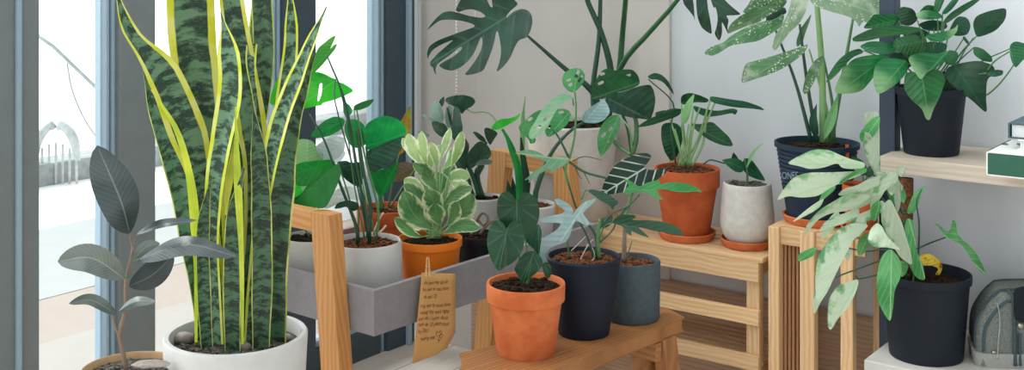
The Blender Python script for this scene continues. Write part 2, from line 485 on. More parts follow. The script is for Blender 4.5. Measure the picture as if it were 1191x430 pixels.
def cutleaf(s, mat, c, poly, base, tip, holes=(), d=0, side=None, along=None, cup=None, wave=.03, stalk=None, sw=2, smat=None, name='leaf', arch=.10):
    """A blade of irregular outline, bent in depth: cup folds it along the midrib, side and along tilt it, arch bows it."""
    if side is None: side = R.uniform(-.45, .45)
    if along is None: along = R.uniform(-.30, .15)
    if cup is None: cup = R.choice((-1, 1)) * R.uniform(.2, .4)
    po = chaikin([c(q) for q in poly], 2); hs = [chaikin([c(q) for q in h], 1) for h in holes]; b = c(base); t_ = c(tip)
    ax = V((t_[0] - b[0], t_[1] - b[1])); Lp = ax.length; ax.normalize(); nx = V((-ax.y, ax.x))
    uv = lambda q: ((q[0] - b[0]) * ax.x + (q[1] - b[1]) * ax.y, (q[0] - b[0]) * nx.x + (q[1] - b[1]) * nx.y)
    hwp = max(abs(uv(q)[1]) for q in po)
    pts = list(po); edges = [(i, (i + 1) % len(po)) for i in range(len(po))]
    for h in hs:
        k = len(pts); pts += h; edges += [(k + i, k + (i + 1) % len(h)) for i in range(len(h))]
    x0 = min(q[0] for q in po); x1 = max(q[0] for q in po); y0 = min(q[1] for q in po); y1 = max(q[1] for q in po)
    st = max(1.3, min(x1 - x0, y1 - y0) / 14); y = y0; j = 0
    while y < y1:
        x = x0 + (st / 2 if j % 2 else 0)
        while x < x1:
            if inside((x, y), po) and not any(inside((x, y), h) for h in hs): pts.append((x, y))
            x += st
        y += st; j += 1
    r = delaunay_2d_cdt([V(q) for q in pts], edges, [], 0, 1e-4)
    vv = [(q.x, q.y) for q in r[0]]; fs = []
    for f in r[2]:
        g = (sum(vv[i][0] for i in f) / len(f), sum(vv[i][1] for i in f) / len(f))
        if inside(g, po) and not any(inside(g, h) for h in hs): fs.append(tuple(f))
    used = sorted({i for f in fs for i in f}); mp = {o: n for n, o in enumerate(used)}
    k = s.Y / F; ph = R.uniform(0, 6); vs = []; uvs = []
    def dep(q):
        u, v = uv(q); un = u / Lp
        return d + k * (along * u + side * v + cup * math.sqrt(v * v + 1.5) + wave * hwp * math.sin(un * 15 + ph) * abs(v) / hwp - arch * Lp * math.sin(math.pi * max(0, min(1, un))))
    for i in used:
        u, v = uv(vv[i]); vs.append(at(vv[i][0], vv[i][1], s.Y + dep(vv[i]))); uvs.append((u / Lp, .5 + .5 * v / hwp))
    # delaunay faces are counter-clockwise in photo space; flip so the blade's face looks to the viewer
    o = make(name, vs, [tuple(mp[i] for i in reversed(f)) for f in fs], mat, s.root, uvs)
    if stalk:
        mb = MB(); q = catmull([s.p3(p) for p in stalk] + [at(b[0], b[1], s.Y + dep(b) + .002)], 12); r0 = sw / 2 / F * s.Y
        mb.tube(q, [r0 * (1.15 - .35 * k2 / 12) for k2 in range(13)], 6); mb.build('leaf_stalk', smat or M['stalk'], o, True)
    return o
Plant.cut = cutleaf
SKY_LO, SKY_HI, SUN, EXPO = .86, 2.9, 2.4, 0.1
# ------------------------------------------------------------------ palette
M = {}
M['wall'] = mat_plain('wall_paint', '#d7dce1', .9, .2, .02, 6, .05)  # cooler wall tone, with the brighter window light put into its colour
M['wall_shade_tone'] = mat_plain('wall_paint_shade_tone', '#d3cdc7', .9, .2, .02, 6, .05)  # warmer copy of the wall tone, shade beside the windows put into it
M['frame'] = mat_plain('window_frame_paint', '#7c8688', .5, .5, .03, 20, .03)
M['frame_dark'] = mat_plain('window_frame_dark', '#3c4f5a', .45, .5, .04, 20, .03)
M['bead'] = mat_plain('window_bead', '#9db6c6', .45, .5, .02, 20, .03)
M['white_trim'] = mat_plain('white_trim', '#e4e7e8', .6, .4, .02, 20, .03)
M['skirt'] = mat_wood('brown_board', '#c2a288', '#a3856c', True, .6, 1.0)
M['pine'] = mat_wood('pine_slats', '#e0bf95', '#c69a68', True, .55, 1.0, '#8f5a2c')
M['pine_dark'] = mat_wood('stained_slats', '#b98a62', '#946848', False, .6, 1.2)
M['pine_low'] = mat_wood('aged_boards', '#d0ab84', '#a98460', True, .6, 1.2, '#55391f')
M['honey'] = mat_wood('honey_wood', '#d6a066', '#bb7d40', True, .5, .9, '#7a431a')
M['stool'] = mat_wood('stool_wood', '#ad794b', '#84532d', True, .45, 1.0, '#6e3c18')
M['trough'] = mat_plain('grey_board', '#8f8d90', .75, .25, .05, 60, .25)
M['white_pot'] = mat_plain('white_ceramic', '#c8c8c4', .5, .45, .03, 30, .05)
M['cement'] = mat_plain('pale_cement', '#d5d1ca', .75, .25, .05, 40, .15)
M['cream_pot'] = mat_plain('stoneware', '#cdc9c2', .7, .3, .06, 60, .2)
M['terra'] = mat_plain('terracotta', '#bd5e35', .8, .2, .10, 18, .25, '#a84c27')
M['terra2'] = mat_plain('terracotta_pale', '#cf7547', .8, .2, .10, 16, .25, '#bb5f34')
M['orange'] = mat_plain('orange_plastic', '#ef7d16', .4, .5, .03, 30, .03)
M['navy'] = mat_plain('navy_plastic', '#101a25', .6, .3, .06, 20, .06)
M['navy2'] = mat_plain('navy_plastic_rack', '#1b2e40', .6, .3, .06, 20, .06)
M['blue_pot'] = mat_plain('dark_blue_pot', '#101a2a', .6, .3, .06, 20, .06)
M['grey_pot'] = mat_plain('grey_cement', '#4b565b', .85, .2, .09, 70, .35)
M['black_pot'] = mat_plain('black_plastic', '#15181c', .45, .4, .05, 20, .05)
M['basket'] = mat_plain('tan_clay', '#c9a67e', .8, .2, .08, 30, .2)
M['post'] = mat_plain('blue_metal', '#28394a', .45, .45, .04, 20, .03)
M['shelf'] = mat_wood('pale_oak', '#c9beae', '#b3a693', False, .6, 1.0)
M['marble'] = mat_plain('pale_slab', '#cbc8c2', .5, .4, .05, 12, .05)
M['stalk'] = mat_plain('green_stalk', '#4e7d4a', .45, .5, .1, 20, .05)
M['stalk_dark'] = mat_plain('dark_green_stalk', '#24503a', .4, .5, .1, 20, .05)
M['stalk_light'] = mat_plain('light_green_stalk', '#86b072', .45, .5, .1, 20, .05)
M['stem_brown'] = mat_plain('woody_stem', '#8d7a6a', .8, .2, .12, 60, .4)
M['root'] = mat_plain('pale_root', '#c9c1a8', .7, .3, .08, 60, .1)
M['coir'] = mat_plain('coir_fibre', '#6b4632', .95, .1, .2, 200, .9, '#3d2417')
M['pebble'] = mat_plain('river_pebble', '#a9a19b', .6, .3, .1, 40, .1, '#8b8077')
M['soil'] = mat_plain('dark_soil', '#3a2c22', .95, .1, .3, 220, .8, '#15100d')
M['soil_red'] = mat_plain('bark_soil', '#7d5138', .95, .1, .3, 160, .9, '#2b1a12')
M['soil_grit'] = mat_plain('gritty_soil', '#77716b', .95, .1, .3, 300, .8, '#26221e')
M['paper'] = mat_plain('kraft_paper', '#d5a468', .85, .2, .03, 25, .08)
M['ink'] = mat_plain('ink', '#33261c', .8, .2, .0, 20, 0)
M['peg'] = mat_wood('peg_wood', '#e0b57e', '#c8935a', False, .6, 3)
M['thread'] = mat_plain('white_thread', '#e9e7e0', .8, .3, .02, 20, 0)

# foliage
M['snake'] = mat_leaf('snake_leaf', '#1f3a2a', '#66896a', None, slant=.66, mode='snake', c3='#ccd52c', trans=.12, rough=.4, bumpy=.1)
M['snake_thin'] = mat_leaf('snake_leaf_thin_edge', '#1b3325', '#4d7355', None, slant=.86, mode='snake', c3='#9fb54a', trans=.1, rough=.4, bumpy=.1)
M['snake_y'] = mat_leaf('snake_leaf_yellow', '#a3b132', '#c9cf45', None, trans=.2, rough=.4, bumpy=.1)
M['rubber'] = mat_leaf('rubber_leaf', '#293637', '#3d4a49', '#8d9a92', .4, .05, 110, .18, trans=.05, rough=.3, spec=.6, bumpy=.15, lvs=.3)
M['rubber_pale'] = mat_leaf('rubber_leaf_pale', '#46544f', '#69756f', '#b5bdb2', .4, .06, 110, .18, trans=.05, rough=.3, spec=.7, bumpy=.15)
M['big'] = mat_leaf('broad_green_leaf', '#1a6a34', '#2b8a40', '#4fa35a', .3, .04, 42, .35, trans=.35, rough=.4)
M['big_bright'] = mat_leaf('bright_green_leaf', '#3d9a3c', '#58b548', '#80cc6a', .3, .04, 42, .35, trans=.5, rough=.4)
M['big_dark'] = mat_leaf('dark_green_leaf', '#163a2a', '#23523a', '#3d6f52', .3, .04, 42, .35, trans=.15, rough=.4)
M['big_soft'] = mat_leaf('soft_green_leaf', '#6d9f68', '#87b07c', '#a9cc9c', .4, .04, 42, .35, trans=.35, rough=.45)
M['silver'] = mat_leaf('silver_leaf', '#a9b8b4', '#cfd6d4', '#8ba59b', .4, .04, 36, .35, trans=.3, rough=.4)
M['rust'] = mat_leaf('rusting_leaf', '#7d7a35', '#55512a', '#b8ac6a', .3, .05, 42, .3, mode='dead', c3='#8a5a2c', trans=.3)
M['brown_leaf'] = mat_leaf('brown_leaf', '#4c4238', '#6b5a48', '#8f7d66', .3, .05, 42, .3, trans=.2)
M['pep'] = mat_leaf('variegated_leaf', '#3f7547', '#6a9c5f', '#a9c78c', .3, .05, 34, .4, mode='edge', c3='#d3deae', trans=.2, rough=.38)
M['pep_pale'] = mat_leaf('variegated_leaf_pale', '#86ad6c', '#b5cc96', '#d9e2b5', .3, .05, 34, .4, mode='edge', c3='#eceed2', trans=.3, rough=.38)
M['zz'] = mat_leaf('glossy_dark_leaf', '#1f4432', '#2f5a42', '#55806a', .3, .05, 50, .3, trans=.08, rough=.28, spec=.7)
M['zz_pale'] = mat_leaf('grey_green_leaf', '#6f8c80', '#8fa69b', '#b4c4ba', .3, .05, 50, .3, trans=.15, rough=.3, spec=.6)
M['anth'] = mat_leaf('velvet_heart_leaf', '#163d29', '#235036', '#86ad8b', .24, .035, 30, .5, radial=9, lvs=.6,  trans=.08, rough=.45, spec=.35)
M['blue'] = mat_leaf('blue_green_leaf', '#6f938f', '#93adae', '#b7cac8', .4, .04, 45, .35, trans=.12, rough=.3, spec=.7)
M['lob_pale'] = mat_leaf('pale_lobed_leaf', '#6fa083', '#8bb598', '#c3dcc0', .5, .05, 45, .35, trans=.25, rough=.35)
M['lob_dark'] = mat_leaf('dark_lobed_leaf', '#1f4c38', '#2c5f45', '#4c8063', .3, .04, 45, .35, trans=.1, rough=.32, spec=.6)
M['lob_green'] = mat_leaf('green_lobed_leaf', '#3c8a52', '#54a163', '#83c084', .4, .04, 45, .35, trans=.3, rough=.38)
M['polly'] = mat_leaf('black_green_leaf', '#16302a', '#22423a', '#cfe0cf', .9, .05, 26, .42, mode='rim', c3='#a9c3b4', trans=.05, rough=.35, lvs=1.4)
M['monst'] = mat_leaf('split_leaf', '#15382a', '#265340', '#6a9479', .35, .03, 30, .4, trans=.08, rough=.32, spec=.5)
M['adans'] = mat_leaf('holed_leaf', '#357a47', '#5a9a66', '#8cbf8e', .4, .05, 42, .35, trans=.3, rough=.4)
M['adans_dark'] = mat_leaf('holed_leaf_dark', '#1a4f2e', '#2f7a42', '#5a9a66', .4, .05, 42, .35, trans=.2)
M['stalk_deep'] = mat_plain('deep_green_stalk', '#2d6238', .45, .4, .1, 20, .05)
M['adans_pale'] = mat_leaf('holed_leaf_pale', '#6fa07c', '#8bb391', '#b6d0b2', .4, .05, 42, .35, trans=.3, rough=.4)
M['dark_plain'] = mat_leaf('plain_dark_leaf', '#1a3c2a', '#2a513c', '#5b8066', .3, .04, 36, .35, trans=.08, rough=.35)
M['phil'] = mat_leaf('long_green_leaf', '#16452b', '#22603b', '#6fa47a', .3, .05, 46, .4, trans=.15, rough=.38)
M['phil_light'] = mat_leaf('young_leaf', '#6fa36c', '#93bd86', '#bcd8ac', .4, .06, 46, .4, trans=.3, rough=.4)
M['dieff'] = mat_leaf('speckled_leaf', '#456d4b', '#5f8961', '#a3bf9d', .3, .05, 40, .35, mode='speckle', c3='#d3ddc6', trans=.25, rough=.42)
M['dieff_pale'] = mat_leaf('pale_speckled_leaf', '#7f9f7f', '#98b493', '#d0dcc6', .3, .05, 40, .35, mode='speckle', c3='#e9eedf', trans=.3, rough=.42)
M['pothos'] = mat_leaf('glossy_heart_leaf', '#10522a', '#1b6634', '#5b9a62', .3, .04, 38, .4, trans=.2, rough=.36, spec=.55)
M['pothos_blush'] = mat_leaf('glossy_heart_leaf_light', '#155a2c', '#23733a', '#7cae78', .3, .04, 38, .4, mode='blush', c3='#8fb585', trans=.2, rough=.36)
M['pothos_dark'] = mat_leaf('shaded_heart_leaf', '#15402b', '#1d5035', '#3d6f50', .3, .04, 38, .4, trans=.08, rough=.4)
M['syn'] = mat_leaf('pale_syngonium_leaf', '#4f8a55', '#74a872', '#8fb389', .35, .04, 36, .45, mode='center', c3='#b9c9b0', trans=.2, rough=.45)
M['syn_green'] = mat_leaf('green_syngonium_leaf', '#3f8748', '#62a562', '#bcd6ae', .5, .05, 36, .45, trans=.25, rough=.42)
M['dead'] = mat_leaf('yellow_dead_leaf', '#d9b12a', '#e3c54a', '#f0dc8a', .3, .05, 36, .4, mode='dead', c3='#9c5a24', trans=.3)

# ------------------------------------------------------------------ the room
C = V((-.314, 3.906, 0))
et = V((.806, -.592, 0)).normalized(); ep = V((-.592, -.806, 0)).normalized(); ez = V((0, 0, 1)); ew = -ep   # along the right wall, out of it, up; along the windows
def W(t, p, z): return C + et * t + ep * p + ez * z          # right-wall coordinates
def Wn(s, q, z): return C + ep * s - et * q + ez * z          # window-wall coordinates: s towards the camera, q outwards
def s_at(px):
    r = (px - CX) / F; return (-.314 - 3.906 * r) / (.592 - .806 * r)
def mb_box(c, ax, d, bev=0):
    m = MB(); m.box(c, ax, d, bev); return m

def floor_mat():
    t = NT('whitewashed_planks'); o = t.obj()
    mp = t.new('ShaderNodeMapping'); t.put(mp.inputs[0], o); mp.inputs['Rotation'].default_value = (0, 0, math.radians(-54))
    br = t.new('ShaderNodeTexBrick'); t.put(br.inputs['Vector'], mp.outputs[0])
    br.inputs['Scale'].default_value = 1; br.inputs['Brick Width'].default_value = 1.3; br.inputs['Row Height'].default_value = .14; br.inputs['Mortar Size'].default_value = .003
    br.inputs['Color1'].default_value = lin('#dcd5cd'); br.inputs['Color2'].default_value = lin('#cbc3ba'); br.inputs['Mortar'].default_value = lin('#9a9088')
    g = t.noise(t.scl(mp.outputs[0], (2, 22, 1)), 4, 5, .65)
    cc = t.mix(t.ss(g, .4, .75, 0, .5), br.outputs[0], lin('#b3a79b'))
    return t.done(t.bsdf(cc, .5, .4, t.bump(g, .1)))
fl = MB(); fl.prism([Wn(4.6, 0, 0), Wn(0, 0, 0), W(5, 0, 0), W(5, 4.6, 0)], (0, 0, -.1))
tag(fl.build('floor', floor_mat()), 'whitewashed plank floor of the room', kind='structure')

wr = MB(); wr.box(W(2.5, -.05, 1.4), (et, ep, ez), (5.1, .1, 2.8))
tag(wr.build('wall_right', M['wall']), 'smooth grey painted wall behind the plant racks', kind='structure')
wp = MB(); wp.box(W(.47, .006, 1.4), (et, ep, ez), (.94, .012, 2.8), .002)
tag(wp.build('wall_pier', M['wall_shade_tone']), 'shallow grey wall pier beside the windows', kind='structure')
bs = MB(); bs.box(W(2.6, .014, .165), (et, ep, ez), (4.7, .02, .33), .002)
tag(bs.build('baseboard_right', M['skirt']), 'tall brown wooden board along the foot of the wall', kind='structure')

# window wall: upright frame members between the panes
def upright(name, s0, s1, d, mat, label, q0=-.03, parent=None):
    m = MB(); m.box(Wn((s0 + s1) / 2, q0 + d / 2, 1.4), (ep, -et, ez), (abs(s1 - s0), d, 2.8), .003)
    o = m.build(name, mat, parent)
    if not parent: tag(o, label, kind='structure')
    return o
sA = s_at(470); sB = s_at(485)
upright('trim_1', 0, sB + .0, .10, M['wall_shade_tone'], 'narrow grey strip in the room corner', 0)
upright('trim_2', s_at(477.5) , s_at(486), .035, M['white_trim'], 'white strip of trim at the end of the windows', -.035)
spans = [(433, 470), (311, 355), (117, 168), (-45, 33)]
edges = [(s_at(b), s_at(a)) for a, b in spans]
edges.append((2.35, 2.5))
wins = []
for i in range(len(edges)):
    a, b = edges[i]
    w = empty('window_%d' % (i + 1), Wn(a, 0, 0), 'tall window bay with blue-grey metal frame', kind='structure'); wins.append(w)
    bead = .028 if i else .012
    if i == 3:
        upright('window_frame', a, b, .09, M['frame'], None, -.045, w)
    else:
        upright('window_frame', a, b - .022, .09, M['frame_dark'] if i < 2 else M['frame'], None, -.045, w)
    upright('window_bead', b - .022, b - .012, .06, M['bead'], None, -.03, w)
    upright('window_bead', b - .008, b, .05, M['bead'], None, -.025, w)
    if i == 0: upright('window_bead', a + .03, a + .045, .016, M['bead'], None, -.061, w)
    if i == 3: upright('window_bead', a + .05, a + .062, .012, M['bead'], None, -.057, w)
    nxt = edges[i + 1][0] if i + 1 < len(edges) else None
    if nxt:
        m = MB(); m.box(Wn((b + nxt) / 2, 0, .0425), (ep, -et, ez), (nxt - b, .07, .085), .003); m.build('window_sill', M['frame_dark'], w)
        m = MB(); m.box(Wn((b + nxt) / 2, -.0, .094), (ep, -et, ez), (nxt - b, .05, .018), .003); m.build('window_bead', M['bead'], w)
        m = MB(); m.box(Wn((b + nxt) / 2, 0, 2.76), (ep, -et, ez), (nxt - b, .07, .08), .003); m.build('window_head', M['frame_dark'], w)
t = NT('window_glass'); tr = t.new('ShaderNodeBsdfTransparent'); tr.inputs[0].default_value = (.96, .98, .98, 1)
gl = t.new('ShaderNodeBsdfGlossy'); gl.inputs['Roughness'].default_value = .02
mx = t.new('ShaderNodeMixShader'); fr = t.new('ShaderNodeFresnel'); fr.inputs[0].default_value = 1.35
t.l.new(fr.outputs[0], mx.inputs[0]); t.l.new(tr.outputs[0], mx.inputs[1]); t.l.new(gl.outputs[0], mx.inputs[2])
M['glass'] = t.done(mx.outputs[0])
for i in range(len(edges) - 1):
    b, nxt = edges[i][1], edges[i + 1][0]
    m = MB(); m.box(Wn((b + nxt) / 2, .0, 1.41), (ep, -et, ez), (nxt - b - .002, .006, 2.61)); m.build('window_pane', M['glass'], wins[i])

# outside: paving and road running along the front, kerb, and the street furniture seen through the glass
def strip(name, q0, q1, z, c1, label, wood=False):
    m = MB(); m.prism([Wn(-9, q0, z), Wn(-9, q1, z), Wn(8, q1, z), Wn(8, q0, z)], (0, 0, -.06))
    mt = mat_wood(name + '_finish', c1, '#a3968c', False, .7, .6) if wood else mat_plain(name + '_finish', c1, .85, .2, .02, 8, .1)
    return tag(m.build(name, mt), label, kind='structure')
strip('ground_doorstep', .05, .90, -.004, '#a8a29d', 'pale stone doorstep outside the windows')
strip('ground_paving', .90, 1.34, -.006, '#9a8e85', 'brownish paving strip outside the windows', True)
strip('ground_pavement', 1.34, 2.32, -.004, '#a9adac', 'pale grey pavement outside')
strip('ground_road', 2.32, 14, -.006, '#f4f4f2', 'sunlit white road outside')
m = MB(); m.box(Wn(-.5, 3.3, .05), (ep, -et, ez), (17, .22, .12), .01)
tag(m.build('kerb', mat_plain('kerb_stone', '#a9afaf', .85, .2)), 'low grey kerb across the bright road outside', 'kerb')
M['outside'] = mat_plain('outside_metal', '#bcc3c3', .7, .3)
M['outside_pale'] = mat_plain('outside_pale_metal', '#ccd2d2', .7, .3)
aw = empty('awning_frame', (at(35, 60, 6.2).x, 6.2, 0), 'slanting grey pole frame with a hanging cable outside the window', 'awning frame')
m = MB(); m.tube([at(36, 36, 6.2), at(62, 54, 6.2), at(118, 108, 6.2), at(180, 150, 6.2)], .010); m.build('pole', M['outside'], aw, True)
m = MB(); p = at(36, 36, 6.2); m.tube([p, V((p.x, p.y, 0.0))], .008); m.build('pole', M['outside_pale'], aw, True)
m = MB(); m.tube(catmull([at(78, 73, 6.2), at(84, 105, 6.2), at(98, 138, 6.2), at(118, 168, 6.2)], 16), .0045); m.build('cable', M['outside'], aw, True)
go = empty('gate_ornament', (at(66, 190, 6.4).x, 6.4, 0), 'scrolled grey metal arch on railings outside the left window', 'gate ornament')
for sg in (-1, 1):
    c = at(65, 150, 6.4)
    m = MB(); pts = [at(65 + sg * d, y, 6.4) for d, y in ((2, 150), (5, 146), (2, 143.5), (9, 147), (17, 155), (22, 166), (24, 180), (26, 187))]
    m.tube(catmull(pts, 30), [.014 + .012 * math.sin(math.pi * k / 30) for k in range(31)]); m.build('scroll', M['outside_pale'], go, True)
for k in range(7):
    x = 41 + k * 8; top = at(x, 178 - 12 * math.sin(math.pi * k / 6), 6.4); m = MB(); m.tube([top, V((top.x, top.y, 0))], .007); m.build('railing_bar', M['outside_pale'], go, True)

# beaded string and thread hanging near the wall
m = MB()
for k in range(66):
    z = at(531, 0, 3.38).z + .1 - k * .0095
    m.blob((at(531, 0, 3.38).x, 3.38, z), .0036, 1, 0)
m.tube([at(531, -30, 3.38), at(531, 112, 3.38)], .0012, 5)
tag(m.build('bead_string', M['thread'], smooth=True), 'thin string of tiny white beads hanging before the grey wall', 'bead string')
m = MB(); m.tube([at(552, -30, 3.4), at(553, 118, 3.4)], .0010, 5)
tag(m.build('hanging_thread', M['thread'], smooth=True), 'fine white thread hanging just right of the bead string', 'thread')

# ------------------------------------------------------------------ wall racks
rack = empty('slatted_shelf', W(.97, .14, 0), 'low pine slatted shelf against the grey wall carrying pots on its top', 'shelf')
T0, T1, ZT = .60, 1.338, .505
def wbox(name, t0, t1, p0, p1, z0, z1, mat, par, bev=.002):
    m = MB(); m.box(W((t0 + t1) / 2, (p0 + p1) / 2, (z0 + z1) / 2), (et, ep, ez), (t1 - t0, p1 - p0, z1 - z0), bev); return m.build(name, mat, par)
for p0, p1 in ((.035, .060), (.235, .262)):
    for t0 in (T0 + .02, T1 - .048):
        wbox('leg', t0, t0 + .034, p0, p1, 0, ZT - .014, M['pine'], rack)
for z0, z1 in ((ZT - .060, ZT - .012), (ZT - .165, ZT - .128), (ZT - .275, ZT - .238)):
    wbox('rail', T0, T1 - .010, .262, .276, z0, z1, M['pine'], rack)
wbox('rail', T0, T1, .021, .035, ZT - .060, ZT - .014, M['pine'], rack)
for k in range(6):
    a = .036 + k * .041
    wbox('slat', T0, T1, a, a + .034, ZT - .012, ZT, M['pine'], rack)
for k in range(7):
    a = .040 + k * .031
    wbox('lower_slat', T0 + .01, T1 - .01, a, a + .024, .236, .249, M['pine_low'], rack)
for t0 in (T0 + .02, T1 - .048):
    wbox('cross_rail', t0 + .004, t0 + .030, .06, .235, .206, .236, M['pine'], rack)
    wbox('cross_rail', t0 + .004, t0 + .030, .06, .235, ZT - .05, ZT - .014, M['pine'], rack)

st = empty('tall_slatted_rack', W(1.46, .14, 0), 'taller pine rack with upright brown slats beside the low slatted shelf', 'rack')
r2 = .585
def tpx(px, p):       # distance along the wall where a photo column meets the plane p in front of it
    r = (px - CX) / F; return (r * (3.906 - .806 * p) + .314 + .592 * p) / (.806 + .592 * r)
q0, q1, q2, q3, q4, q5 = [tpx(x, .27) for x in (893.5, 906, 930, 947, 977.5, 992)]
for a, b in ((q0, q1), (q2, q3), (q4, q5)):
    wbox('leg', a, b, .245, .27, 0, r2 - .001, M['pine'], st)
    if a != q2: wbox('leg', a, b, .03, .055, 0, r2 - .026, M['pine'], st)
for k in range(5):
    a = q1 + .002 + k * (q2 - q1 - .002) / 5
    wbox('upright_slat', a, a + .0062, .232, .244, .0, r2 - .026, M['pine_dark'], st, .001)
wbox('side_panel', q0 + .001, q0 + .012, .056, .244, .02, r2 - .026, M['pine'], st)
wbox('front_rail', q1, q2, .248, .262, r2 - .042, r2 - .002, M['pine'], st)
wbox('front_rail', q3, q4, .248, .262, r2 - .042, r2 - .002, M['pine'], st)
wbox('front_rail', q5, 1.585, .248, .262, r2 - .042, r2 - .002, M['pine'], st)
wbox('top_board', q0, 1.585, .03, .244, r2 - .022, r2, M['pine'], st)
wbox('leg', 1.565, 1.585, .03, .055, 0, r2 - .022, M['pine'], st)

wbox('wooden_stake', 0.972, .986, .020, .055, ZT + .0, ZT + .19, M['pine_low'], None)
tag(bpy.data.objects['wooden_stake'], 'narrow brown wooden stake upright behind the terracotta pot on the shelf', 'stake')

# ------------------------------------------------------------------ shelving unit
su = empty('shelving_unit', W(1.9, .15, 0), 'blue metal shelving unit with pale wooden shelves at the right wall', 'shelving unit')
wbox('post', 1.592, 1.630, .150, .190, 0, 2.2, M['post'], su, .003).__setitem__('label', 'blue-black metal post')
wbox('post', 2.62, 2.66, .150, .190, 0, 2.2, M['post'], su, .003)
wbox('shelf', 1.622, 2.66, .012, .27, .743, .780, M['shelf'], su, .002).__setitem__('label', 'upper shelf of pale wood')
m = MB(); m.box(W(2.14, .19, .327), (et, ep, ez), (1.04, .35, .034), .003); m.build('shelf', M['marble'], su)['label'] = 'lower shelf with pale slab top'

# ------------------------------------------------------------------ trough stand
A = V((-.2866, 2.5, 0)); el = V((.6366, .7716, 0)).normalized(); es = V((-.771, .636, 0)).normalized()
def T(l, s, z): return A + el * l + es * s + ez * z
TW = .466; TL = .80; Z0 = .444; Z1 = .539
ts = empty('planter_stand', T(.4, TW / 2, 0), 'grey trough planter held between two honey-coloured wooden end frames', 'planter stand')
def tbox(name, l0, l1, s0, s1, z0, z1, mat, par, bev=.001):
    m = MB(); m.box(T((l0 + l1) / 2, (s0 + s1) / 2, (z0 + z1) / 2), (el, es, ez), (l1 - l0, s1 - s0, z1 - z0), bev); return m.build(name, mat, par)
m = MB(); w = .013
for (l0, l1, s0, s1, z0, z1) in ((0, TL, 0, w, Z0, Z1), (0, TL, TW - w, TW, Z0, Z1), (0, w, w, TW - w, Z0, Z1), (TL - w, TL, w, TW - w, Z0, Z1), (w, TL - w, w, TW - w, Z0, Z0 + .012)):
    m.box(T((l0 + l1) / 2, (s0 + s1) / 2, (z0 + z1) / 2), (el, es, ez), (l1 - l0, s1 - s0, z1 - z0), .001)
m.build('trough', M['trough'], ts)
for l0 in (-.038, TL + .003):
    fr_ = MB(); fr_.box(T(l0 + .0175, TW / 2, .667), (el, es, ez), (.035, TW - 2 * .0957, .042), .003)
    f = fr_.build('end_frame', M['honey'], ts)
    for sg in (0, 1):
        def SS(s): return TW - s if sg else s
        zt, zb = .645, 0.0; wd = .058
        m = MB()
        m.prism([T(l0, SS(.0957 + .003), .688), T(l0, SS(.0957 + .003 + wd * .95), .688 if 0 else .646), T(l0, SS(.025 + wd), zb), T(l0, SS(.025), zb)] if 0 else
                [T(l0 - .001, SS(.0957), .6885), T(l0 - .001, SS(.0957 + wd), .6885), T(l0 - .001, SS(.025 + wd), zb), T(l0 - .001, SS(.025), zb)], el * .037)
        # grain runs down the leg
        m.uv = [(v.z + sg, (v - T(l0, 0, 0)).dot(es) * 1.0 + l0 + (v - T(l0, 0, 0)).dot(el)) for v in m.v]
        lg = m.build('leg', M['honey'], f)
ts_pots_z = Z0 + .012

# kraft note with peg on the trough's front
def ny(px): return 2.572 + (px - 480) / 50 * .095
ol = [(490.5, 316.8), (529.2, 318), (530, 350), (529, 387), (521.5, 405), (509, 416), (495, 420), (479.6, 423), (483, 388), (487, 350)]
nb = at(505, 370, ny(505))
nt = MB(); P = []
rows = 12; colsN = 6
def edgeL(y): 
    t_ = (y - 316.8) / (423 - 316.8); return 490.5 - 11 * t_ ** 1.1
def edgeR(y):
    return 529.4 if y < 386 else 529.4 - (y - 386) * .55 - max(0, y - 404) ** 1.6 * .28
vs = []; uv = []
for i in range(rows + 1):
    for j in range(colsN + 1):
        y = 316.8 + (421 - 316.8) * i / rows; xl, xr = edgeL(y), max(edgeL(y) + .4, edgeR(y)); x = xl + (xr - xl) * j / colsN
        yy = y + 1.2 * (j / colsN) * (1 - i / rows) + (1.5 if (i == rows and j < 3) else 0)
        bend = .006 * math.sin(i / rows * math.pi)
        vs.append(at(x, yy, ny(x) - bend)); uv.append((j, i))
fs = [(i * (colsN + 1) + j, i * (colsN + 1) + j + 1, (i + 1) * (colsN + 1) + j + 1, (i + 1) * (colsN + 1) + j) for i in range(rows) for j in range(colsN)]
note = make('paper_note', vs, fs, M['paper'], None, uv, True, nb)
tag(note, 'torn brown kraft paper note with handwriting pegged to the grey trough', 'note')
sol = note.modifiers.new('thickness', 'SOLIDIFY'); sol.thickness = .0008; sol.offset = -1
def line(txt, px, py, wpx, hpx, parent, tilt=0):
    cu = bpy.data.curves.new('writing', 'FONT'); cu.body = txt; cu.size = 1; cu.shear = .35; cu.offset = -.004; cu.resolution_u = 2
    to = bpy.data.objects.new('writing', cu); col.objects.link(to)
    dg = bpy.context.evaluated_depsgraph_get(); me = bpy.data.meshes.new_from_object(to.evaluated_get(dg))
    bpy.data.objects.remove(to)
    xs = [v.co.x for v in me.vertices]; x0, x1 = min(xs), max(xs)
    out = []
    for v in me.vertices:
        f = (v.co.x - x0) / (x1 - x0)
        x = px + f * wpx; y = py - v.co.y * hpx + tilt * f + .5 * math.sin(f * 13 + py)
        i = (y - 316.8) / 104; bend = .006 * math.sin(max(0, min(1, i)) * math.pi)
        out.append(at(x, y, ny(x) - bend - .0016))
    fs_ = [tuple(p.vertices) for p in me.polygons]
    return out, fs_
hw = MB()
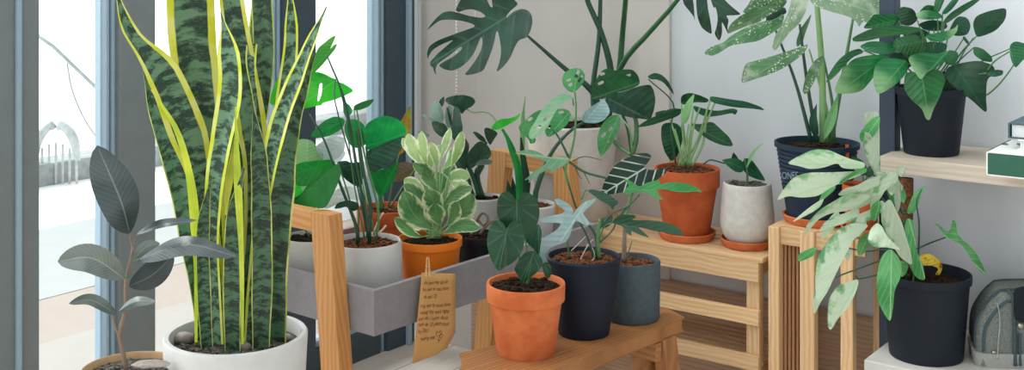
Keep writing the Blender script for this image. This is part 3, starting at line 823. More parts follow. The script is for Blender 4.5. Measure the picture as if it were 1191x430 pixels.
for txt, x, y, wd in (('cm bon nay lat tin', 493, 331, 28), ('bo tien vi mat nuoc', 491.5, 338.5, 31), (', va cau ! D', 491, 347.5, 17), ('ruy net ta nuoc bien', 489, 357.5, 35), ('oung tay met ngay', 489, 365, 34),
                      ('van de / nuoc danh', 487, 372.5, 34), ('tem de 10 plant trust', 486.5, 379.5, 36), ('bay 20% i', 486, 387.5, 13), ('nuong nup', 489, 395.5, 17)):
    o_, f_ = line(txt, x, y, wd, 6.6, None, -1.6); hw.add(o_, f_)
def pl(pts, r=.00035): hw.tube([at(x, y, ny(x) - .006 * math.sin((y - 316.8) / 104 * math.pi) - .0016) for x, y in pts], r, 5)
pl([(510, 398), (511, 392), (512, 388)]); pl([(507, 388), (509, 391), (512, 390), (514, 386), (512, 384), (511, 387), (508, 385), (507, 388)]); pl([(512, 388), (515, 389), (514, 392), (511, 392)]); pl([(508, 394), (511, 396), (513, 393)])
hw.build('handwriting', M['ink'], note)['label'] = 'dark handwritten lines'
pg = empty('clothes_peg', at(497.5, 318, 2.588), 'small wooden clothes peg holding the kraft note', 'peg')
for sg in (-1, 1):
    m = MB(); m.prism([at(497.5 + sg * .5, 300, 2.578), at(497.5 + sg * 1.6, 300.5, 2.578), at(497.5 + sg * 3.6, 322, 2.572), at(497.5 + sg * .8, 322, 2.572)], (0, .009, 0)); m.build('peg_jaw', M['peg'], pg)
m = MB(); m.tube([at(495, 311, 2.574), at(500, 311, 2.574)], .0012, 6); m.build('spring', mat_plain('spring_wire', '#8c8c8c', .3, .5, metal=1), pg)

# ------------------------------------------------------------------ stool
ZS = .44
def on(px, py, z=ZS):
    Y = (H - z) * F / (py - HY); return at(px, py, Y)
so = empty('wooden_stool', V((.1, 2.45, 0)), 'small honey-brown wooden bench stool carrying three potted plants', 'stool')
c0 = on(537, 411); c1 = on(772, 358); c2 = on(794, 368.5); c3 = on(640, 430)
d = (c2 - c3).normalized(); c3b = c2 - d * (c2 - c3).length * 1.62
c4 = on(540, 424)
poly = [c0, c1, c2, c3b, c4 + (c3b - c4) * .25, c4]
m = MB(); m.prism([p - V((0, 0, .0)) for p in reversed(poly)], (0, 0, -.030)); m.uv = [((v.x * .72 + v.y * .7), (v.x * .7 - v.y * .72)) for v in m.v]
o = m.build('seat', M['stool'], so)
bv = o.modifiers.new('round', 'BEVEL'); bv.width = .005; bv.segments = 3; bv.limit_method = 'ANGLE'; bv.angle_limit = .8
dl = (c2 - c3b).normalized(); dn = V((-dl.y, dl.x, 0))
def sleg(top, splay):
    m = MB(); b = top + splay; b.z = 0; n = 6
    a1, a2 = dl * .024, dn * .018
    for (p, k) in ((top, 1.0), (b, .85)): pass
    tv = [top + a1 + a2, top - a1 + a2, top - a1 - a2, top + a1 - a2]; bv_ = [b + (a1 + a2) * .85, b + (a2 - a1) * .85, b - (a1 + a2) * .85, b + (a1 - a2) * .85]
    m.add(tv + bv_, [(0, 1, 2, 3), (7, 6, 5, 4), (0, 4, 5, 1), (1, 5, 6, 2), (2, 6, 7, 3), (3, 7, 4, 0)], [(v.z, i * .013) for i, v in enumerate(tv + bv_)])
    o = m.build('leg', M['stool'], so); b2 = o.modifiers.new('round', 'BEVEL'); b2.width = .004; b2.segments = 2
zt = V((0, 0, -.030))
sleg(c2 - dl * .055 + dn * .012 + zt, dl * .045 - dn * .03)
sleg(c2 - dl * .055 + dn * .105 + zt, dl * .03 + dn * .03) if 0 else None
sleg(c1 - dl * .10 - dn * .022 + zt, -dl * .0 + dn * .03)
sleg(c3b + dl * .07 + dn * .03 + zt, -dl * .05 - dn * .03)
sleg(c0 + dl * .10 - dn * .035 + zt, -dl * .05 + dn * .03)
m = MB(); m.box((c2 - dl * .09 + dn * .045) + V((0, 0, -.055)), (dl, dn, ez), (.02, .09, .04), .002); m.build('cross_brace', M['stool'], so)

# low bench (below the frame) that carries the two plants at the window
bz = .33
bn = empty('window_bench', V((-.62, 2.1, 0)), 'low wooden bench under the snake plant and the rubber plant', 'bench')
m = MB(); m.box((-.62, 2.09, bz - .0125), (V((1, 0, 0)), V((0, 1, 0)), ez), (.72, .34, .025), .003); m.build('bench_top', M['honey'], bn)
for x in (-.93, -.31):
    for y in (1.96, 2.22):
        m = MB(); m.box((x, y, (bz - .025) / 2), (V((1, 0, 0)), V((0, 1, 0)), ez), (.035, .035, bz - .025), .003); m.build('leg', M['honey'], bn)
# ------------------------------------------------------------------ the plants
L = None
# rubber plant, bottom left
root, p = pot('potted_rubber_plant', 'dark-leaved rubber plant in a tan clay pot at the bottom left', 'potted plant', 154, 2.07, bz, 427, 119, 96, M['basket'], M['soil_grit'], depth=.012, chips=70, wall=.006)
p.stem([(147, 432), (143, 408), (139, 388), (146, 360), (146, 330), (152, 302), (155, 286)], 6, M['stem_brown'], w2=3.2)
p.stem([(140, 392), (134, 380), (131, 366)], 4.5, M['stem_brown'], name='side_stem', w2=3)
p.leaf(M['rubber'], [(151, 272, 0), (140, 232, -.03), (113, 169, .01)], 48, 'ell', roll=18, fold=-.1, stalk=[(154, 289)], sw=2.4, smat=M['stem_brown'])
p.leaf(M['rubber'], [(159, 272), (188, 261, -.05), (229, 256, -.06)], 12, 'ell', roll=-20, fold=.3, stalk=[(154, 289)], sw=2.4, smat=M['stem_brown'])
p.leaf(M['rubber'], [(161, 302, .0), (215, 284, -.07), (275, 298, -.10)], 26, 'ell', roll=-15, fold=-.25, stalk=[(152, 304)], sw=2)
p.leaf(M['rubber'], [(150, 333, .02), (178, 319, .03), (202, 296, .05)], 29, 'ell', roll=20, fold=-.2)
p.leaf(M['rubber_pale'], [(157, 300, .04), (170, 287, .05), (186, 283, .06)], 14, 'ell', roll=10)
p.leaf(M['rubber_pale'], [(145, 324), (107, 300, -.04), (67, 304, -.03)], 31, 'ell', roll=-18, fold=.28, stalk=[(151, 321)], sw=2)
p.leaf(M['rubber_pale'], [(137, 366), (106, 349, -.03), (80, 353, -.05)], 15, 'ell', roll=15, fold=.2)
p.leaf(M['rubber_pale'], [(138, 362), (158, 350, -.03), (181, 351, -.05)], 13, 'ell', roll=-10, fold=-.3)
b = MB(); b.blob(at(176, 423, 2.05), .022, 2, .08, (1.5, .8, .28)); tag(b.build('stone_chip', M['pebble'], smooth=False, loc=None), 'flat pale stone lying on the soil of the tan pot', 'stone')

# snake plant
root, p = pot('potted_snake_plant', 'tall snake plant with yellow-edged banded leaves in a round white pot', 'potted plant', 274.5, 2.16, bz, 386.5, 165, 150, M['white_pot'], M['soil_grit'], depth=.024, chips=160, wall=.0125)
SN = [
 ([(133, -18), (150, 35), (185, 82), (209, 135), (228, 190), (240, 260), (250, 330), (251, 400)], [2, 18, 40, 44, 30, 24, 20, 18], .00, 15),
 ([(166, 72), (184, 140), (208, 210), (222, 290), (232, 350), (236, 401)], [3, 16, 24, 22, 16, 14], .035, -12),
 ([(212, -190), (217, -90), (220, -10), (223, 50), (231, 110), (240, 180), (246, 260), (252, 330), (258, 398)], [3, 44, 52, 54, 50, 40, 32, 26, 22], .05, 8),
 ([(257, 14), (266, 60), (268, 110), (258, 165), (250, 215), (246, 280), (249, 340), (252, 400)], [2, 26, 28, 24, 20, 18, 16, 16], -.035, -15),
 ([(258, -130), (264, -50), (270, 10), (280, 80), (291, 140), (298, 200), (296, 280), (288, 340), (284, 400)], [3, 26, 28, 34, 34, 30, 28, 24, 22], .04, 10),
 ([(306, -60), (301, -30), (296, 25), (291, 70), (297, 115), (302, 150)], [2, 8, 13, 12, 8, 3], .07, 25),
 ([(298, -120), (302, -50), (305, 0), (307, 60), (303, 115), (296, 170), (300, 240), (302, 320), (300, 400)], [3, 20, 24, 25, 22, 24, 26, 24, 20], .06, -10),
 ([(336, -22), (338, 12), (338, 50), (334, 90), (324, 150), (316, 230), (312, 320), (308, 400)], [3, 16, 20, 14, 16, 20, 22, 20], .07, 12),
 ([(380, 8), (369, 32), (356, 62), (341, 100), (326, 140), (314, 190), (304, 250), (298, 320), (292, 402)], [2, 13, 20, 22, 18, 16, 17, 18, 16], -.02, -12),
 ([(366, 62), (350, 108), (338, 150), (328, 205), (320, 265), (316, 330), (318, 400)], [3, 16, 24, 34, 36, 34, 28], .02, 8),
 ([(293, 118), (299, 165), (303, 240), (304, 320), (303, 404)], [2, 20, 24, 24, 20], -.045, 15),
 ([(284, 195), (272, 250), (270, 320), (271, 408)], [3, 17, 20, 18], -.06, -12),
 ([(268, 130), (272, 180), (274, 240), (276, 320), (277, 398)], [3, 24, 28, 26, 22], .06, 5),
 ([(246, 205), (236, 260), (236, 330), (240, 404)], [2, 15, 16, 14], -.05, 20),
]
for si, (pts, wd, dy, roll) in enumerate(SN):
    P_ = [(a, b, dy * (1 if i < len(pts) - 3 else .6)) for i, (a, b) in enumerate(pts)]
    P_ = P_[::-1]; wd = wd[::-1]
    p.leaf(M['snake_thin' if si in (1, 6, 9, 10, 11, 12, 13) else 'snake'], P_, max(wd), 'strap', roll=roll, fold=.28, wave=.06, widths=wd, nu=40)
p.leaf(M['snake_y'], [(282, 400, -.05), (281, 300, -.05), (276, 200, -.05), (274, 124, -.05)], 12, 'strap', roll=0, fold=.3, widths=[3, 5, 9, 2], nu=24)
p.leaf(M['snake_y'], [(228, 398, -.03), (228, 300, -.03), (223, 220, -.03), (207, 155, -.03), (176, 104, -.02)], 11, 'strap', roll=0, fold=.3, widths=[3, 5, 11, 7, 2], nu=24)
p.leaf(M['snake_y'], [(262, 250, -.045), (268, 200, -.045), (274, 160, -.045)], 9, 'strap', roll=0, fold=.3, widths=[3, 9, 4], nu=16)
for x, y, r, lb in ((214, 393, .016, 'grey pebble at the left rim of the snake plant pot'), (288, 380, .015, 'round brown pebble behind the snake plant leaves'), (262, 377, .014, 'pale pebble among the snake plant leaves'), (283, 403, .012, 'flat tan pebble at the front of the snake plant pot'), (330, 392, .011, 'small pebble at the right rim of the snake plant pot')):
    zz = H - (386.5 - HY) / F * 2.16 - .024; Yp = (H - zz - r * .5) * F / (y - HY); c = at(x, y, Yp)
    b = MB(); b.blob((0, 0, 0), r, 2, .05, (1.25, .9, .75)); o = make('pebble', [v + c for v in b.v], b.f, M['pebble'], None, b.uv, True, c); tag(o, lb, 'pebble', 'pebbles in the snake plant pot')

# ---- inside the trough
tz = ts_pots_z
root, p = pot('potted_seedling', 'small white pot of dark soil behind the near wooden frame of the trough', 'potted plant', 362, 2.80, tz, 274, 64, 58, M['white_pot'], M['soil'], depth=.010, chips=60)
p.leaf(M['big_soft'], [(352, 262, .0), (346, 205, .05), (340, 172, .05)], 38, 'ovate', roll=10, stalk=[(360, 276)], sw=2)
p.leaf(M['silver'], [(384, 192, .05), (388, 172, .05), (400, 160, .05)], 34, 'ovate', roll=20, stalk=[(366, 276), (372, 230)], sw=2)

root, p = pot('potted_broadleaf_plant', 'white pot with broad bright green leaves on long stalks in the trough', 'potted plant', 426, 2.70, tz, 279, 82, 86, M['white_pot'], M['soil_red'], depth=.012, chips=80)
g6 = crop(310, 30, 4.3); g7 = crop(320, 125, 3.306)
p.cut(M['big_bright'], g6, [(350,45),(320,58),(290,85),(262,105),(240,150),(215,200),(205,255),(240,235),(280,195),(320,145),(345,115),(355,90),(335,95),(318,118),(330,90)], (300,145), (200,258), d=.08, stalk=[(430, 276), (414, 190), (396, 105)], smat=M['stalk_dark'])
p.cut(M['big_bright'], g6, [(105,220),(70,240),(40,290),(20,350),(15,395),(60,395),(80,330),(150,240)], (125,235), (15,395), d=.11)
p.cut(M['big_bright'], g6, [(250,228),(290,240),(330,262),(365,270),(340,274),(390,290),(440,325),(400,345),(340,370),(280,385),(275,398),(250,400),(140,425),(140,350),(190,280),(215,250)], (345,272), (140,420), holes=[[(265,290),(280,285),(276,340),(262,378),(254,375),(260,330)]], d=.09, stalk=[(428, 276), (412, 200), (390, 120)], smat=M['stalk_dark'])
p.cut(M['big'], g6, [(435,400),(480,378),(535,365),(538,375),(510,405),(470,420),(438,425)], (437,415), (538,368), d=.02, stalk=[(432, 276), (420, 200)], sw=1.6)
p.cut(M['big'], g6, [(380,378),(410,390),(430,420),(425,440),(400,460),(385,440)], (428,430), (382,380), d=.03)
p.cut(M['big'], g7, [(272,45),(230,32),(190,50),(160,75),(132,112),(170,118),(220,105),(260,80)], (272,48), (132,115), d=.0, stalk=[(424, 276), (412, 215), (405, 160)], sw=1.8)
p.cut(M['big_soft'], g7, [(125,122),(95,120),(60,150),(40,225),(110,215),(180,210),(188,180),(160,150),(145,130)], (120,215), (125,122), d=.10)
p.cut(M['silver'], g7, [(150,150),(200,120),(245,112),(270,125),(268,160),(250,190),(220,205),(180,200)], (260,130), (180,200), d=.09)
p.cut(M['silver'], g7, [(185,395),(205,345),(240,310),(290,300),(320,325),(330,360),(280,350),(240,372)], (310,320), (188,395), d=.06)
p.cut(M['big'], g7, [(225,198),(160,203),(100,210),(60,228),(48,255),(60,290),(100,305),(150,295),(190,260),(235,225)], (228,205), (48,265), d=.03, cup=-.4)
p.cut(M['big_bright'], g7, [(100,300),(55,295),(20,310),(10,375),(60,380),(110,350)], (110,305), (15,375), d=.05)
p.cut(M['big'], g7, [(240,212),(257,240),(247,280),(222,335),(192,392),(130,378),(60,385),(30,365),(100,335),(120,300),(165,268),(200,235)], (242,215), (60,380), d=-.01, stalk=[(416, 279), (406, 230)], sw=2.2, cup=-.3)
p.cut(M['big_dark'], g7, [(235,208),(275,203),(290,213),(330,208),(340,260),(332,308),(300,298),(265,272),(245,240)], (250,210), (335,305), d=.02, side=.2)
p.cut(M['big'], g7, [(265,60),(300,40),(340,60),(354,100),(352,140),(320,158),(290,148),(270,110)], (300,45), (335,155), d=.02, stalk=[(436, 276), (422, 200)], sw=1.8)
p.cut(M['big_dark'], g7, [(225,390),(240,365),(280,355),(320,365),(322,390),(300,400),(275,380),(250,387)], (320,385), (226,390), d=-.03, stalk=[(414, 283), (417, 258)], sw=2)
p.stem([(416, 284), (414, 262), (396, 215), (378, 165), (360, 132)], 4.6, M['stalk_dark'], name='stalk', w2=1.8)
p.stem([(430, 282), (428, 262), (414, 190), (402, 120), (380, 64)], 4.6, M['stalk_dark'], name='stalk', w2=1.8)
p.stem([(437, 280), (440, 245), (424, 180), (415, 128)], 3.6, M['stalk'], name='stalk', w2=1.8)
p.stem([(428, 276), (431, 240), (423, 200), (416, 150)], 5.0, M['stalk_dark'], name='stalk', w2=3)
p.stem([(436, 274), (444, 268), (449, 262)], 2.5, M['root'], name='cut_stub', w2=2.5)
p.stem([(432, 275), (441, 255), (446, 247)], 2, M['root'], name='cut_stub', w2=2)

root, p = pot('potted_broadleaf_plant', 'terracotta pot with one rust-spotted yellowing leaf at the back of the trough', 'potted plant', 449, 3.02, tz, 241, 68, 52, M['terra'], M['soil_red'], style='terracotta', depth=.012)
p.cut(M['big'], g7, [(350,62),(390,38),(430,30),(475,45),(500,75),(506,105),(470,122),(420,142),(360,168),(345,140),(340,100)], (350,150), (506,98), d=-.10, side=.1, cup=-.25, stalk=[(446, 240), (430, 200)], sw=3)
p.cut(M['big_dark'], g7, [(502,105),(497,142),(472,182),(440,217),(400,242),(365,250),(352,210),(348,170),(400,145),(450,125)], (352,190), (500,110), d=-.12, side=-.3, cup=-.1)  # darker green stands in for the shade on this folded blade
p.cut(M['big'], g7, [(478,203),(467,250),(445,300),(410,348),(395,330),(375,290),(360,248),(400,243),(440,225)], (405,345), (470,210), d=-.10, side=.1, cup=.2)
p.leaf(M['rust'], [(464, 180, .0), (470, 152, .0), (477, 123, .0)], 17, 'ovate', roll=5, stalk=[(452, 240), (458, 205)], sw=2)
p.leaf(M['brown_leaf'], [(484, 196, .03), (470, 199, .03), (456, 210, .03)], 20, 'ell', stalk=[(455, 240), (470, 215)], sw=2)
p.stem([(444, 244), (440, 215), (436, 190)], 6, M['stalk'], name='stalk', w2=4)

root, p = pot('potted_peperomia', 'bushy plant with cream-edged green leaves in an orange plastic pot', 'potted plant', 500, 2.80, tz, 276, 75, 60, M['orange'], M['soil'], style='plastic', depth=.012)
root.children[0]['label'] = 'orange plastic pot'
pp = [
 ('pep', [(506, 268), (482, 250), (469, 222)], 30, 'obov'), ('pep', [(492, 276), (478, 270), (459, 253)], 15, 'obov'), ('pep', [(518, 262), (534, 248), (551, 226)], 26, 'obov'),
 ('pep', [(514, 272), (538, 262), (559, 266)], 18, 'obov'), ('pep', [(512, 252), (506, 238), (496, 220)], 24, 'obov'), ('pep', [(516, 252), (524, 236), (534, 222)], 22, 'obov'),
 ('pep_pale', [(490, 192), (481, 176), (474, 155)], 17, 'obov'), ('pep_pale', [(497, 196), (492, 176), (490, 152)], 13, 'obov'), ('pep_pale', [(512, 188), (517, 170), (524, 149)], 10, 'obov'),
 ('pep_pale', [(524, 196), (532, 176), (538, 152)], 13, 'obov'), ('pep_pale', [(503, 205), (500, 188), (514, 168)], 14, 'obov'), ('pep', [(504, 215), (496, 200), (480, 190)], 16, 'obov'),
 ('pep', [(508, 222), (500, 208), (494, 193)], 20, 'obov'), ('pep', [(516, 222), (520, 205), (528, 192)], 19, 'obov'), ('pep_pale', [(518, 214), (530, 204), (547, 205)], 15, 'obov'),
 ('pep', [(506, 238), (488, 228), (470, 214)], 20, 'obov'), ('pep', [(514, 240), (532, 225), (550, 218)], 18, 'obov'), ('pep', [(510, 228), (512, 214), (510, 200)], 20, 'obov'),
 ('pep_pale', [(500, 232), (482, 216), (470, 208)], 16, 'obov'), ('pep_pale', [(484, 180), (474, 172), (468, 160)], 9, 'obov'), ('pep', [(512, 262), (508, 250), (506, 236)], 22, 'obov'),
 ('pep', [(503, 276), (495, 262), (480, 262)], 16, 'obov'), ('pep_pale', [(522, 210), (534, 216), (545, 214)], 12, 'obov'), ('pep', [(520, 262), (528, 250), (532, 234)], 18, 'obov'),
 ('pep_pale', [(508, 196), (506, 180), (500, 165)], 12, 'obov'), ('pep_pale', [(515, 198), (524, 186), (528, 170)], 12, 'obov'),
]
for i, (mt, pts, w_, k) in enumerate(pp):
    d_ = R.uniform(-.05, .05); p.leaf(M[mt], [(a, b, d_ * (.5 + .5 * j)) for j, (a, b) in enumerate(pts)], w_, k, roll=R.uniform(-20, 20), fold=.2, stalk=[(505 + R.uniform(-9, 9), 277), (pts[0][0] * .5 + 254, pts[0][1] * .5 + 136)], sw=2, smat=M['stalk_light'])

root, p = pot('potted_bulb_plant', 'small black plastic pot with dried curled brown stems beside the orange pot', 'potted plant', 556, 2.936, tz, 272, 52, 42, M['black_pot'], M['soil'], style='plastic', depth=.008)
p.stem([(552, 272), (555, 255), (562, 247), (568, 254), (562, 262), (557, 256)], 5, M['stem_brown'], name='curled_stem', w2=2.5)
p.stem([(558, 272), (566, 262), (575, 256), (571, 268)], 4, M['stem_brown'], name='curled_stem', w2=2)
p.stem([(549, 272), (545, 262), (551, 252)], 3, M['root'], name='curled_stem', w2=1.5)

root, p = pot('potted_ficus', 'white bowl pot with dark glossy upright leaves at the back of the trough', 'potted plant', 562, 3.27, tz, 228, 46, 30, M['white_pot'], M['soil'], depth=.010)
g14 = crop(300, 108, 3.97)
for mt, pl_, b_, t_, d_ in (
 ('zz_pale', [(815,33),(797,60),(794,95),(820,127),(852,144),(860,110),(852,70),(835,40)], (852,140), (815,35), -.02),
 ('zz', [(860,12),(838,35),(830,55),(850,68),(863,40)], (848,64), (860,14), .02),
 ('zz_pale', [(752,93),(790,108),(832,132),(800,132),(770,118)], (830,130), (754,95), -.02),
 ('zz', [(798,130),(840,130),(872,150),(882,190),(870,212),(840,200),(812,175)], (875,200), (800,132), -.01),
 ('zz_pale', [(880,55),(902,62),(897,110),(887,167),(870,152),(860,100)], (884,165), (882,58), .01),
 ('zz', [(905,58),(932,70),(937,110),(948,170),(932,217),(905,224),(888,180),(898,120)], (925,218), (908,62), -.03),
 ('zz', [(862,38),(870,22),(905,12),(950,8),(992,20),(1006,40),(990,62),(962,75),(940,102),(925,65),(890,55)], (935,95), (866,34), .0),
 ('zz', [(870,50),(900,30),(940,35),(950,60),(930,100),(905,60)], (930,90), (872,48), .03),
 ('zz_pale', [(733,178),(762,174),(794,192),(790,204),(760,200)], (792,198), (735,180), .0),
 ('zz', [(988,178),(1012,180),(1048,207),(1057,235),(1020,217)], (1050,228), (990,180), .0),
 ('zz', [(1043,165),(1060,158),(1112,183),(1090,215),(1072,245),(1050,205)], (1068,240), (1108,186), -.02),
 ('zz', [(925,235),(952,200),(978,240),(968,290),(960,370),(935,345),(905,300)], (955,365), (950,204), .0),
 ('zz', [(965,280),(1020,217),(1062,240),(1082,282),(1066,305),(1020,322),(985,352),(965,330)], (975,340), (1078,280), -.02),
 ('zz_pale', [(1087,316),(1060,303),(1020,310),(998,338),(1040,332),(1076,332)], (1002,335), (1085,318), -.04),
 ('zz', [(900,290),(940,330),(975,380),(990,420),(955,400),(915,340)], (985,415), (902,294), -.02),
 ('zz', [(1000,350),(1030,325),(1050,335),(1030,370),(1010,410),(998,390)], (1008,405), (1046,334), .0)):
    p.cut(M[mt], g14, pl_, b_, t_, d=d_)
p.stem([(558, 230), (550, 205), (536, 175), (524, 140), (520, 125)], 6, M['stalk_dark'], w2=3)
p.stem([(562, 230), (556, 205), (560, 180), (566, 165)], 5, M['stalk_dark'], w2=3)
p.stem([(551, 230), (546, 212), (538, 200)], 4, M['stalk_dark'], w2=2)
p.stem([(534, 118), (548, 130), (562, 130), (572, 134), (580, 146)], 1.8, M['stalk_light'], name='tendril', w2=1.4)

root, p = pot('potted_alocasia_sprout', 'small white pot with upright green sprouts inside the far wooden frame', 'potted plant', 618, 3.107, tz, 236, 56, 44, M['white_pot'], M['soil_red'], depth=.010)
p.leaf(M['big'], [(604, 240), (603, 200), (592, 165), (584, 150)], 9, 'strap', roll=0, fold=.4, widths=[7, 9, 8, 3])
p.leaf(M['big_dark'], [(610, 240), (612, 210), (608, 180), (606, 160)], 10, 'strap', roll=0, fold=.4, widths=[8, 10, 7, 2])
p.leaf(M['big_soft'], [(606, 232), (607, 190), (608, 140), (611, 112)], 7, 'strap', roll=10, fold=.4, widths=[5, 6, 6, 1])
p.cut(M['big_bright'], crop(300, 108, 3.97), [(1075,160),(1100,130),(1130,118),(1160,118),(1191,108),(1215,90),(1205,115),(1180,135),(1150,150),(1110,170),(1085,172)], (1140,165), (1215,92))
p.leaf(M['big_dark'], [(594, 238), (592, 222), (590, 208)], 8, 'lance', roll=0, fold=.4)
p.leaf(M['big_dark'], [(600, 238), (597, 215), (596, 205)], 7, 'lance', roll=0, fold=.4)
g2 = crop(600, 70, 4.778); g3 = crop(590, 130, 4.778); g4 = crop(680, 160, 5.375); g5 = crop(560, 215, 3.583)
p.cut(M['blue'], g2, [(490,215),(455,235),(400,270),(370,305),(368,335),(385,348),(440,352),(490,335),(525,290),(512,250)], (382,346), (492,216), d=-.04, cup=-.25, side=-.5)
p.stem([(622, 240), (624, 220), (640, 180), (660, 155), (680, 141)], 7, M['stalk_dark'], w2=3, name='leaf_stalk')

# ---- on the stool
root, p = pot('potted_anthurium', 'terracotta pot with dark velvety heart-shaped leaves at the near end of the stool', 'potted plant', 611.5, 2.418, ZS, 328, 92, 68, M['terra2'], M['soil'], style='terracotta', depth=.010, chips=120)
an = dict(sw=2, along=.05)
p.cut(M['anth'], g5, [(147,72),(130,40),(105,25),(80,35),(65,70),(64,120),(80,155),(100,190),(125,215),(150,236),(175,222),(200,210),(225,180),(240,140),(243,100),(230,60),(205,35),(180,28),(160,45)], (147,85), (150,236), d=-.02, cup=.22, side=-.15, stalk=[(612, 330), (612, 285, .02)], **an)
p.cut(M['anth'], g5, [(105,185),(95,165),(80,148),(60,145),(38,165),(25,205),(22,245),(32,290),(50,330),(72,362),(95,343),(130,325),(160,295),(178,250),(178,200),(165,165),(140,148),(118,160)], (104,200), (72,362), d=-.06, cup=.22, side=.15, stalk=[(608, 330), (602, 290, -.02)], **an)
p.cut(M['anth'], g5, [(240,160),(253,200),(246,250),(240,300),(225,275),(200,250),(172,225),(185,200),(215,175)], (238,165), (238,300), d=.02, side=.5, stalk=[(614, 330), (620, 300, .02)], **an)
p.cut(M['anth'], g5, [(150,320),(180,280),(220,272),(250,300),(258,330),(235,362),(200,388),(175,412),(155,385),(135,350)], (215,288), (172,412), d=-.03, side=-.3, stalk=[(612, 332), (618, 310)], **an)
p.cut(M['anth'], g5, [(250,330),(275,318),(291,340),(293,370),(280,392),(262,378)], (262,325), (285,392), d=.0, **an)

root, p = pot('potted_lobed_philodendron', 'dark blue pot with silvery lobed leaves at the middle of the stool', 'potted plant', 679, 2.537, ZS, 296.5, 86, 60, M['blue_pot'], M['soil_red'], style='plain', depth=.012, chips=110)
root.children[0]['label'] = 'dark blue pot'
p.cut(M['blue'], g5, [(375,130),(385,108),(372,86),(345,68),(320,55),(303,60),(312,80),(332,95),(350,106),(338,118),(290,128),(245,140),(250,157),(300,156),(335,160),(310,190),(265,215),(240,240),(234,270),(245,300),(268,328),(265,292),(282,266),(312,250),(350,240),(368,215),(377,180),(388,152),(402,150),(430,168),(456,166),(440,143),(420,116),(450,90),(478,63),(474,55),(430,70),(400,95)], (385,150), (268,328), d=-.03, cup=-.3, side=-.2, stalk=[(662, 300), (660, 275, -.01), (666, 262, -.02)])
p.cut(M['lob_pale'], g3, [(345,255),(300,245),(255,255),(210,245),(170,220),(120,208),(80,215),(38,230),(80,236),(130,246),(185,262),(222,281),(200,300),(150,330),(112,365),(92,382),(122,372),(118,398),(150,366),(200,332),(238,317),(244,340),(272,320),(300,302),(342,282)], (342,262), (40,231), d=-.01, cup=-.3)
g8 = crop(600, 216, 3.97)
p.cut(M['lob_dark'], g8, [(325,20),(360,15),(420,35),(465,65),(476,80),(457,92),(447,114),(432,88),(400,75),(365,50)], (328,20), (447,112), stalk=[(676, 232), (680, 222)])
p.stem([(694, 300), (692, 272), (672, 245), (662, 216), (655, 193)], 3.2, M['stalk_dark'], w2=1.8)
p.stem([(690, 298), (683, 275), (674, 258)], 3, M['stalk_dark'], w2=2)
p.stem([(697, 300), (695, 278), (698, 255)], 5, M['stalk'], w2=4)
p.stem([(695, 284), (712, 268), (720, 252), (744, 226)], 2.2, M['stalk_dark'], name='leaf_stalk', w2=1.8)
p.stem([(694, 272), (710, 250), (730, 240), (744, 225)], 1.6, M['stalk_dark'], name='leaf_stalk', w2=1.2)
p.stem([(676, 305), (690, 302), (690, 290), (682, 284)], 2.2, M['root'], name='aerial_root', w2=1)
p.stem([(674, 312), (676, 300), (684, 285), (690, 278)], 1.8, M['root'], name='aerial_root', w2=1)
p.stem([(664, 292), (676, 280), (684, 272)], 1.2, M['root'], name='aerial_root', w2=.6)
p.cut(M['lob_dark'], g8, [(438,170),(480,130),(550,135),(556,145),(532,158),(600,158),(680,165),(740,185),(770,213),(774,234),(700,217),(640,210),(590,195),(562,190),(592,215),(622,242),(575,227),(530,205),(537,232),(515,222),(500,190),(460,176)], (442,172), (774,232), d=-.03, cup=-.3, along=-.1, stalk=[(697, 282), (702, 264)])
p.leaf(M['lob_dark'], [(697, 262), (708, 256), (712, 250)], 12, 'ovate')
p.cut(M['lob_green'], g4, [(240,263),(270,260),(310,285),(345,308),(380,285),(460,262),(472,275),(468,293),(520,280),(590,277),(650,290),(700,310),(742,343),(690,336),(630,342),(560,337),(500,322),(448,326),(443,336),(470,360),(493,390),(440,377),(400,352),(355,337),(300,342),(265,354),(243,345),(255,320),(277,300),(265,280)], (355,325), (742,342), d=-.10, cup=-.3, along=-.1)

# climbing vine with holed leaves: same pot, joined at the node
p.stem([(662, 216), (657, 196), (662, 184), (668, 160), (670, 125), (668, 104)], 3.4, M['stalk'], w2=2, name='vine_stem')
p.stem([(662, 184), (650, 160), (642, 150)], 3, M['stalk_dark'], w2=2, name='vine_stem')
p.stem([(662, 188), (680, 200), (705, 207)], 3, M['stalk_dark'], w2=2.5, name='aerial_root')
for q_ in ([(668, 192), (674, 205), (677, 208)], [(678, 198), (684, 210), (686, 214)], [(666, 187), (680, 182), (700, 186)]):
    p.stem(q_, 1.5, M['stalk_dark'], w2=.7, name='aerial_root')
p.cut(M['adans'], g2, [(320,182),(290,170),(262,140),(255,105),(268,70),(300,50),(340,42),(372,55),(385,85),(378,120),(355,152)], (322,180), (345,44), holes=[[(322,95),(343,55),(358,58),(342,98)], [(338,120),(368,80),(374,90),(352,127)], [(276,112),(303,98),(308,113),(286,120)], [(288,132),(312,122),(316,140),(298,148)]], d=-.02, side=0, cup=-.2)
p.cut(M['adans_pale'], g2, [(320,205),(290,188),(250,185),(215,205),(180,235),(150,270),(125,305),(105,345),(80,380),(68,420),(85,442),(120,425),(150,400),(180,370),(200,320),(230,270),(260,235),(300,215)], (315,210), (75,435), holes=[[(110,382),(130,358),(144,368),(124,390)], [(150,330),(183,288),(192,298),(160,342)], [(200,270),(225,235),(232,243),(208,278)]], d=-.02, cup=-.25, stalk=[(667, 122)], sw=1.6)
p.cut(M['adans'], g2, [(150,270),(100,290),(50,335),(12,370),(25,400),(50,420),(72,440),(78,465),(105,460),(114,437),(90,420),(110,380),(130,320)], (140,275), (90,462), holes=[[(60,330),(85,312),(97,324),(72,340)], [(30,385),(48,372),(54,384),(38,394)]], d=.03)
